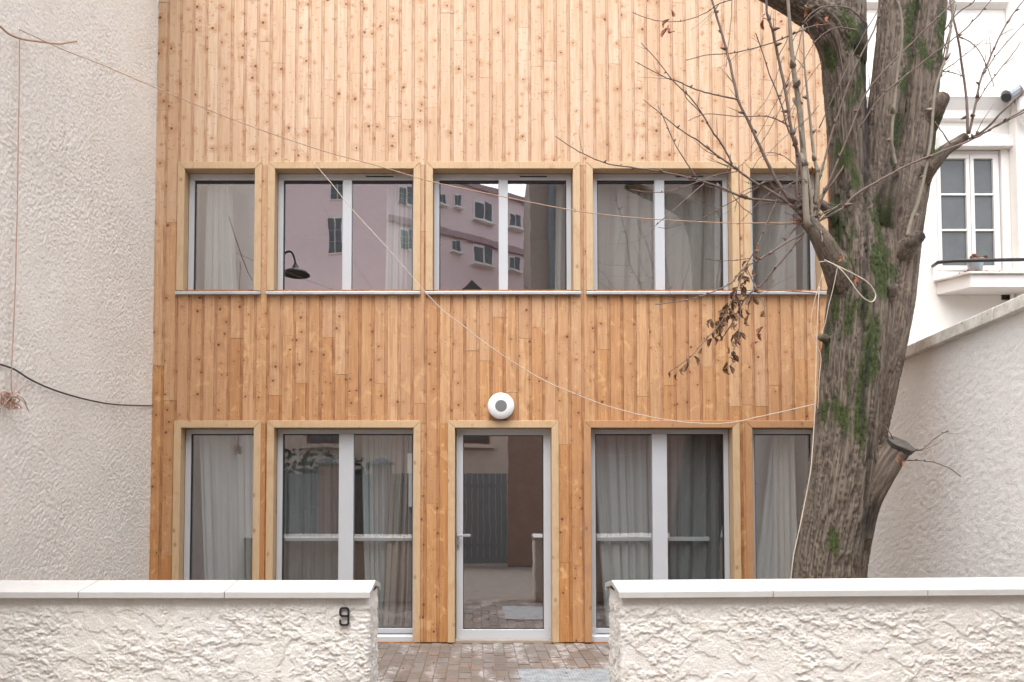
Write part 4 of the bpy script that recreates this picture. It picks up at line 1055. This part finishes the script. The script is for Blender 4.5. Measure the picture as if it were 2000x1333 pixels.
for (p, a, b, s) in TW_:
    twig(p, a, b, d0=-.16 if p[0][1] > 100 or p[0][0] < 1600 else -.2, d1=-.16-TR.uniform(-.12, .25), side=s)
for (p, a, b, s) in [
 ([(1580,440),(1575,425),(1569,300),(1560,203),(1551,146),(1544,68),(1538,-10)], 15, 6, 3),
 ([(1592,400),(1597,345),(1589,300),(1578,191),(1571,124),(1568,50)], 8, 2.6, 5),
 ([(1750,322),(1745,300),(1742,261),(1752,151),(1762,75),(1757,15),(1742,-10)], 7, 4.5, 3),
 ([(1772,462),(1780,430),(1797,382),(1817,281),(1827,176),(1850,100),(1864,-8)], 8, 4, 3),
 ([(1585,430),(1583,380),(1573,310),(1562,250)], 9, 4, 2)]:
    twig(p, a, b, d0=-.18, d1=-.24, side=s, mat='twig_pale', crook=.3)
# tangle of short twigs at the pollard head
for k in range(16):
    a = TR.uniform(-1.2, 1.7); L = TR.uniform(25, 85); x, y = TR.uniform(1565, 1600), TR.uniform(395, 440)
    twig([(x, y), (x-math.sin(a)*L*.5+TR.uniform(-6, 6), y-math.cos(a)*L*.5), (x-math.sin(a)*L+TR.uniform(-12, 12), y-math.cos(a)*L)], 2.8, 1.2, side=1, sl_=.5, mat='twig' if k % 3 else 'twig_pale')
# dry leaves
variants = []
for k in range(5):
    mb = MB(); leaf_mesh(mb, (0, 0, 0), 1.0, Euler((0, 0, 0)), curl=.7+.15*k)
    for i_, v in enumerate(mb.v): mb.v[i_] = tuple(Vector(v)*1.0)
    o = mb.build('leaf', M['leaf']); variants.append(o.data); bpy.data.objects.remove(o)
variants2 = []
for v in variants: c = v.copy(); c.materials[0] = M['leaf_red']; variants2.append(c)
leafs = []
z6 = lambda x, y: (1280+x/4.3, 440+y/4.3)
for (x, y) in [(185,1240),(235,1190),(285,1150),(325,1100),(390,1030),(470,950),(530,880),(530,800),(560,760),(600,720),(640,640),(680,580),(720,520),(740,400),(780,300),(850,150),(860,230),(840,500),(810,600),(760,520),(740,700),(760,790),(660,760),(690,830),(695,900),(690,960),(650,1060),(600,1150),(580,1180),(890,720),(910,850),(470,800),(510,800),(545,840),(580,780),(620,690),(700,620),(590,700),(660,600),(735,430),(800,320),(820,370),(540,770),(575,735),(615,655),(690,545),(750,480),(665,700),(700,880),(655,1090)]:
    px, py = z6(x, y); leafs.append((px, py, -.17, TR.uniform(14, 22), 0))
    if 450 < x < 860 and y > 380: leafs.append((px+TR.uniform(-7, 7), py+TR.uniform(-9, 9), -.17, TR.uniform(12, 20), 0))
for (x, y) in [(1306,728),(1340,700),(1400,640),(1410,622),(1418,610),(1425,600),(1395,650),(1386,655),(1412,628),(1404,640)]: leafs.append((x, y, -.18, TR.uniform(10, 15), 0))
for (x, y) in [(1486,652),(1481,668),(1490,640),(1436,662),(1492,607),(1572,18),(1598,40),(1620,30),(1612,36),(1575,10),(1558,422),(1562,428),(1641,488),(1645,502),(1642,495),(1650,520),(1668,535),(1682,545),(1700,548),(1586,325),(1592,330),(1580,318),(1754,880),(1762,890),(1758,896),(1690,545),(1308,38),(1303,55),(1312,20),(1490,38),(1495,26),(1306,48)]: leafs.append((x, y, -.22, TR.uniform(11, 19), 1))
for (px, py, d, sz, rd) in leafs:
    o = bpy.data.objects.new('leaf', (variants2 if rd else variants)[TR.randint(0, 4)]); COL.objects.link(o)
    o.location = T(px, py, d+TR.uniform(-.03, .03)); sc = sz*U*1.12
    o.rotation_euler = (rad(-90)+TR.uniform(-.7, .7), TR.uniform(-.6, .6), TR.uniform(-1.2, 1.2)); o.scale = (sc,)*3
    par(o, tree)

# ------------------------------------------------------------------ wires
def wire(name, label, pts, r, mat, cat='cable', n=6, jit=0):
    Q = smoothpath([Vector(p) for p in pts], 8)
    if jit: Q = [q+Vector((TR.uniform(-1, 1), TR.uniform(-1, 1), TR.uniform(-1, 1)))*jit for q in Q]
    return tag(MB().tube(Q, r, n).build(name, M[mat], smooth=True), label, cat)
def dpath(pts, d0, d1): return [atD(a, b, d0+(d1-d0)*i/(len(pts)-1)) for i, (a, b) in enumerate(pts)]
wire('overhead_wire', 'thin straw coloured wire running from the left wall over the upper windows to the tree', dpath([(-40,20),(0,40),(118,95),(200,127),(300,170),(450,232),(615,290),(740,325),(850,357),(960,380),(1100,408),(1200,422),(1300,430),(1440,436),(1596,434)], 5.3, 5.75), .0033, 'cable_tan')
wire('overhead_wire', 'pale cord sagging from the second upper window down past the lamp to the tree trunk', dpath([(612,318),(650,362),(690,412),(770,500),(850,592),(900,633),(950,672),(1000,706),(1060,742),(1120,768),(1180,791),(1240,808),(1300,820),(1350,826),(1400,828),(1440,824),(1480,815),(1535,803),(1590,790)], 5.9, 5.72), .0031, 'cable_white', jit=.0012)
wire('overhead_wire', 'very thin dark thread slanting across the boards above the second upper window', dpath([(478,110),(510,165),(545,225),(580,280),(612,318)], 6.2, 5.9), .0018, 'cable_tan')
XLs = XL+.03
wire('wall_cable', 'black cable sagging across the roughcast wall to the corner of the timber front', [atX(a, b, XLs) for a, b in [(-20,706),(0,712),(28,722),(60,742),(100,760),(150,776),(205,788),(250,792)]]+[atX(298, 793, XL+.012)], .0068, 'cable_black')
wire('wall_cable', 'short dark brown cable end curving over the roughcast wall at the top left', [atX(a, b, XL+.10) for a, b in [(-20,40),(0,52),(18,67),(45,77),(80,82),(115,86),(135,83),(150,81)]], .0072, 'cable_tan')
wire('hanging_cord', 'thin pinkish cord hanging straight down the roughcast wall to a tangle', [atX(a, b, XL+.045) for a, b in [(38,74),(38,150),(36,260),(34,400),(32,480),(30,560),(26,650),(22,740),(24,770)]], .0045, 'copper', 'cord')
kn = MB(); KR = random.Random(4)
for k in range(11):
    c = atX(20+KR.uniform(-9, 9), 782+KR.uniform(-8, 10), XL+.05); a0 = KR.uniform(0, 6); rx, rz = KR.uniform(.02, .06), KR.uniform(.02, .045); tl = KR.uniform(-.5, .5)
    pts_ = [c+Vector((KR.uniform(-.01, .01)+.012*math.sin(t), rx*math.cos(a0+t), rz*math.sin(a0+t)+tl*rx*math.cos(a0+t))) for t in np.linspace(0, 5.5+KR.random(), 12)]
    kn.tube(smoothpath(pts_, 3), .0042, 5)
for e in [(60,750),(52,790),(0,800),(36,735),(-4,770),(56,803)]:
    kn.tube(smoothpath([atX(22, 775, XL+.05), atX((22+e[0])/2+5, (775+e[1])/2-6, XL+.07), atX(e[0], e[1], XL+.05)], 5), .0034, 5)
tag(kn.build('cord_tangle', M['copper'], smooth=True), 'tangled knot of thin pinkish cord at the foot of the hanging cord', 'cord')
wire('trunk_cable', 'pale cable running down the left edge of the tree trunk to the wall', [T(a, b, d) for a, b, d in [(1600,560,-.2),(1597,620,-.22),(1594,700,-.22),(1592,790,-.24),(1588,860,-.24),(1583,920,-.26),(1572,980,-.26),(1562,1030,-.27),(1550,1085,-.27),(1543,1150,-.28)]], .0040, 'cable_white', jit=.0008)
wire('trunk_cable', 'thin pale cord looping beside the bud on the left edge of the trunk', [T(a, b, d) for a, b, d in [(1606,535,-.2),(1588,600,-.2),(1584,640,-.2),(1590,665,-.2),(1603,695,-.2),(1600,740,-.22),(1597,800,-.22)]], .0026, 'cable_white')
wire('trunk_cable', 'thin cord hanging from the broken side branch down the trunk', [T(a, b, d) for a, b, d in [(1636,520,-.27),(1628,560,-.27),(1618,600,-.26),(1612,630,-.25),(1604,655,-.24)]], .0026, 'cable_white')
wire('wire_loop', 'open loop of pale doubled wire tied round the mossy trunk', [T(a, b, d) for a, b, d in [(1600,512,-.2),(1618,512,-.25),(1640,525,-.28),(1660,548,-.29),(1675,570,-.29),(1690,585,-.28),(1703,590,-.26),(1710,580,-.24),(1706,566,-.24),(1692,550,-.26),(1668,536,-.28),(1640,522,-.28),(1610,508,-.24)]], .0044, 'cable_white', 'wire')

# ------------------------------------------------------------------ the far side of the lane (stands behind the camera, seen in the panes)
def mir(p): return Vector((p[0], .2-p[1], p[2]))
def mD(px, py, D): return mir(atD(px, py, D))
class Plane:   # vertical plane through P0 with horizontal direction dvec, in mirrored space
    def __init__(s, P0, d): s.P0 = Vector(P0); s.d = Vector((d[0], d[1], 0)).normalized(); s.n = Vector((s.d.y, -s.d.x, 0))
    def hit(s, px, py, out=0.0):
        r = ray(px, py); t = ((s.P0+s.n*out)-CAM).dot(s.n)/r.dot(s.n); return CAM+r*t
def slab(mb, pl, q, t0, t1):
    """quad q given by px corners (x0,y0,x1,y1) on the plane; extruded between offsets t0..t1 along normal"""
    a = pl.hit(q[0], q[3]); b = pl.hit(q[2], q[3]); zt = pl.hit((q[0]+q[2])/2, q[1]).z; zb = pl.hit((q[0]+q[2])/2, q[3]).z
    vs = []
    for t in (t0, t1):
        for p, z in ((a, zb), (b, zb), (b, zt), (a, zt)):
            v = Vector((p.x, p.y, z))+pl.n*t; vs.append(mir(v))
    mb.add(vs, [(0, 1, 2, 3), (7, 6, 5, 4), (0, 4, 5, 1), (1, 5, 6, 2), (2, 6, 7, 3), (3, 7, 4, 0)])
pk = empty('apartment_building', 'tall pink rendered apartment block across the lane, reflected in the upper panes', 'building')
P0 = CAM+Vector(((860-PPX)/F*24.7, 24.7, 0)); pA = Plane(P0, (1.313, 1))
pcorner = pA.hit(757, 500); pB = Plane(pcorner, (1, -.06))
zr1 = pA.hit(898, 350).z; zr1b = pA.hit(1028, 396).z
def vwall(mb, a, b, z0, z1, thick, n_):
    vs = []
    for t in (0, thick):
        for p, z in ((a, z0), (b, z0), (b, z1), (a, z1)): vs.append(mir(Vector((p.x, p.y, z))+n_*t))
    mb.add(vs, [(0, 1, 2, 3), (7, 6, 5, 4), (0, 4, 5, 1), (1, 5, 6, 2), (2, 6, 7, 3), (3, 7, 4, 0)])
mb = MB(); endA = pA.hit(1110, 500); vwall(mb, pcorner, endA, 0, (zr1+zr1b)/2, 3, -pA.n if pA.n.y < 0 else pA.n)
stB = pB.hit(470, 500); vwall(mb, stB, pcorner, 0, pB.hit(700, 330).z+.3, 6, Vector((0, 1, 0)))
mb.build('wall', M['pink'], pk)
nA = pA.n if pA.n.y < 0 else -pA.n
nB = pB.n if pB.n.y < 0 else -pB.n
sgA = 1 if (pA.n-nA).length < .1 else -1; sgB = 1 if (pB.n-nB).length < .1 else -1
w3 = lambda x, y: (830+x/3.226, 300+y/3.226)
for (a, b, c, d) in [(85,255,130,325),(185,265,225,340),(300,310,425,430),(525,380,600,480),(620,405,655,475),(165,550,220,625),(295,590,425,700),(525,650,600,740)]:
    x0_, y0_ = w3(a, b); x1_, y1_ = w3(c, d); m = MB(); slab(m, pA, (x0_, y0_, x1_, y1_), .0, .05*sgA); fo = m.build('window', M['white_paint'], pk)
    hx_ = (x0_+x1_)/2; e = (x1_-x0_)*.07
    for (xa_, xb_) in ((x0_+e, hx_-e*.5), (hx_+e*.5, x1_-e)):
        m = MB(); slab(m, pA, (xa_, y0_+2, xb_, y1_-2), .05*sgA, .06*sgA); m.build('pane', M['glass_dark'], fo)
    m = MB(); slab(m, pA, (x0_-2, y1_, x1_+2, y1_+3), .0, .2*sgA); m.build('sill', M['white_paint'], fo)
for (a, b, c, d) in [(777,365,812,402),(781,448,812,490),(640,425,668,497),(645,350,672,392)]:
    pl_ = pB if a < 757 else pA
    sg = sgB if pl_ is pB else sgA
    m = MB(); slab(m, pl_, (a, b, c, d), .0, .05*sg); fo = m.build('window', M['white_paint'], pk)
    for k in range(2):
        for j in range(3):
            ww = (c-a-4)/2; hh_ = (d-b-4)/3; m = MB(); slab(m, pl_, (a+2+k*(ww+1), b+2+j*hh_+1, a+1+k*(ww+1)+ww, b+2+(j+1)*hh_), .05*sg, .06*sg); m.build('pane', M['glass_dark'], fo)
bd = MB()
for z in (pA.hit(860, 452).z, pA.hit(898, 356).z):
    vs = []
    for t in (0, .12*sgA):
        for p, zz in ((pcorner, z-.1), (endA, z-.1), (endA, z+.1), (pcorner, z+.1)): vs.append(mir(Vector((p.x, p.y, zz))+pA.n*t))
    bd.add(vs, [(0, 1, 2, 3), (7, 6, 5, 4), (0, 4, 5, 1), (1, 5, 6, 2), (2, 6, 7, 3), (3, 7, 4, 0)])
bd.build('string_course', simple('grey_pink_band', (.40, .30, .31), .8), pk)
# tall brown building at the right
bw = empty('brown_building', 'tall plain brown rendered building across the lane to the right', 'building')
xq = mD(1036, 500, 21).x
MB().box(xq, 14, -16, mD(1036, 500, 21).y, -.02, 10.8).build('wall', M['brown_wall'], bw)
pm = MB(); pxs = mD(1078, 500, 20.9); pm.tube([(pxs.x, pxs.y+.1, 0), (pxs.x, pxs.y+.1, 10.6)], .09, 8); pm.tube([(pxs.x+.5, pxs.y+.1, 0), (pxs.x+.5, pxs.y+.1, 10.6)], .05, 8); pm.build('downpipe', M['fence_grey'], bw)
# low beige house, its window, the gable
bh = empty('beige_house', 'low beige rendered house with dark gabled roof across the lane', 'house')
yb_ = mD(700, 870, 19.5).y; hb0, hb1 = mD(480, 800, 19.5).x, mD(1036, 800, 19.5).x
ztop_ = mD(900, 590, 19.5).z
MB().box(hb0, hb1-.02, yb_-4, yb_, -.02, ztop_).build('wall', M['beige_wall'], bh)
ga, gb_, gz = mD(880, 570, 19.3).x, mD(962, 570, 19.3).x, mD(920, 547, 19.3).z
MB().prism([(ga, ztop_+.0), (gb_, ztop_+.0), ((ga+gb_)/2, gz)], 'y', yb_-4, yb_+.2).build('roof', M['tile_dark'], bh)
for (a, c) in ((600, 662), (888, 957)):
    p0_, p1_ = mD(a, 866, 19.4), mD(c, 740, 19.4); m = MB().box(p0_.x, p1_.x, yb_, yb_+.04, p0_.z, p1_.z); fo = m.build('window', simple('brown_frame', (.12, .06, .045), .6), bh)
    MB().box(p0_.x+.08, (p0_.x+p1_.x)/2-.03, yb_+.04, yb_+.05, p0_.z+.08, p1_.z-.08).box((p0_.x+p1_.x)/2+.03, p1_.x-.08, yb_+.04, yb_+.05, p0_.z+.08, p1_.z-.08).build('pane', M['glass_dark'], fo)
    MB().box(p0_.x-.12, p1_.x+.12, yb_, yb_+.14, p0_.z-.12, p0_.z-.02).build('sill', M['beige_wall'], fo)
# fence, gate and pillars along the lane
yg = mD(700, 950, 16.8).y
fc = empty('lane_fence', 'grey slatted metal fence and gate along the far side of the lane', 'fence')
xa_, xb_ = -7.5, mD(990, 950, 16.8).x; zf = mD(700, 925, 16.8).z
x = xa_
while x < xb_:
    MB().box(x, x+.115, yg-.03, yg, .05, zf).build('slat', M['fence_grey'], fc) if x > -5.2 else None; x += .13
MB().box(xa_, xb_, yg-.07, yg-.035, .4, .47).box(xa_, xb_, yg-.07, yg-.035, zf-.3, zf-.23).build('rail', M['fence_grey'], fc)
for k, px in enumerate((642, 746)):
    p_ = mD(px, 950, 16.5); zp = mD(px, 897, 16.5).z
    bp = empty('gate_pillar', ('red brown brick gate pillar with wide cap, the one nearer the pink block', 'red brown brick gate pillar with wide cap, the one nearer the brown building')[k], 'pillar', 'brick gate pillars', loc=(p_.x, p_.y, 0))
    par(MB().box(p_.x-.19, p_.x+.19, p_.y-.19, p_.y+.19, -.02, zp-.12).build('shaft', M['brick']), bp)
    par(MB().box(p_.x-.25, p_.x+.25, p_.y-.25, p_.y+.25, zp-.12, zp-.06).prism([(p_.x-.22, zp-.06), (p_.x+.22, zp-.06), (p_.x, zp+.03)], 'y', p_.y-.22, p_.y+.22).build('cap', M['fence_grey'], bevel=.01), bp)
bwl = MB().box(mD(992, 950, 17).x, 9, yg-.3, yg, -.02, 2.9); tag(bwl.build('brick_wall', M['brick']), 'red brown brick wall along the far side of the lane', 'wall')
def bush(name, label, c, r, n, seed):
    R_ = random.Random(seed); t = empty(name, label, 'tree', loc=(c[0], c[1], 0)); m = MB()
    for k in range(n):
        d = Vector((R_.gauss(0, 1), R_.gauss(0, 1), R_.gauss(0, 1))).normalized()*(R_.random()**.4); p = Vector(c)+Vector((d.x*r[0], d.y*r[1], d.z*r[2]))
        leaf_mesh(m, p, R_.uniform(.12, .22), Euler((R_.uniform(0, 6), R_.uniform(0, 6), R_.uniform(0, 6))), .4)
    o = m.build('crown', M['evergreen']); o['kind'] = 'stuff'; par(o, t)
    par(MB().tube([(c[0], c[1], -.02), (c[0]+.05, c[1], c[2])], [.14, .05], 8).build('trunk', M['twig']), t)
bush('evergreen_tree', 'dark evergreen tree behind the brick wall across the lane', (4.6, -9.9, 3.6), (2.0, .8, 2.1), 1500, 2)
bush('evergreen_tree', 'smaller dark evergreen bush behind the slatted fence across the lane', (-4.4, -9.7, 1.9), (2.4, .5, .75), 900, 3)
# street lamp on a bracket from the end of the left building
lp = atD(577, 536, 12.4); lp = mir(lp)
sl_ = empty('street_lamp', 'dark dish shaped street lamp on a bracket at the corner of the left building', 'street lamp', loc=tuple(lp))
par(MB().lathe([(.04, .16), (.06, .10), (.18, .055), (.235, .0), (.23, -.012), (.10, .02)], lp, 28, axis='z').build('lamp_shade', M['black_iron'], smooth=True), sl_)
par(MB().tube(smoothpath([Vector((XL, lp.y, lp.z+.15)), Vector((XL+.12, lp.y, lp.z+.34)), Vector((lp.x-.06, lp.y, lp.z+.36)), lp+Vector((0, 0, .15))], 6), .018, 8).build('bracket', M['black_iron'], smooth=True), sl_)
# small fallen debris on the paving
db = MB(); DR = random.Random(8)
for k in range(46):
    px, py = DR.uniform(745, 1185), DR.uniform(1260, 1330); r = ray(px, py); p = CAM+r*(-CAM.z/r.z)
    leaf_mesh(db, (p.x, p.y, .004), DR.uniform(.012, .035), Euler((DR.uniform(-.4, .4), DR.uniform(-.4, .4), DR.uniform(0, 6))), .6)
tag(db.build('fallen_leaf_litter', M['leaf_red']), 'scattered tiny leaf scraps on the pavers', kind='stuff')
print('planks', nplank, 'pavers', cnt)
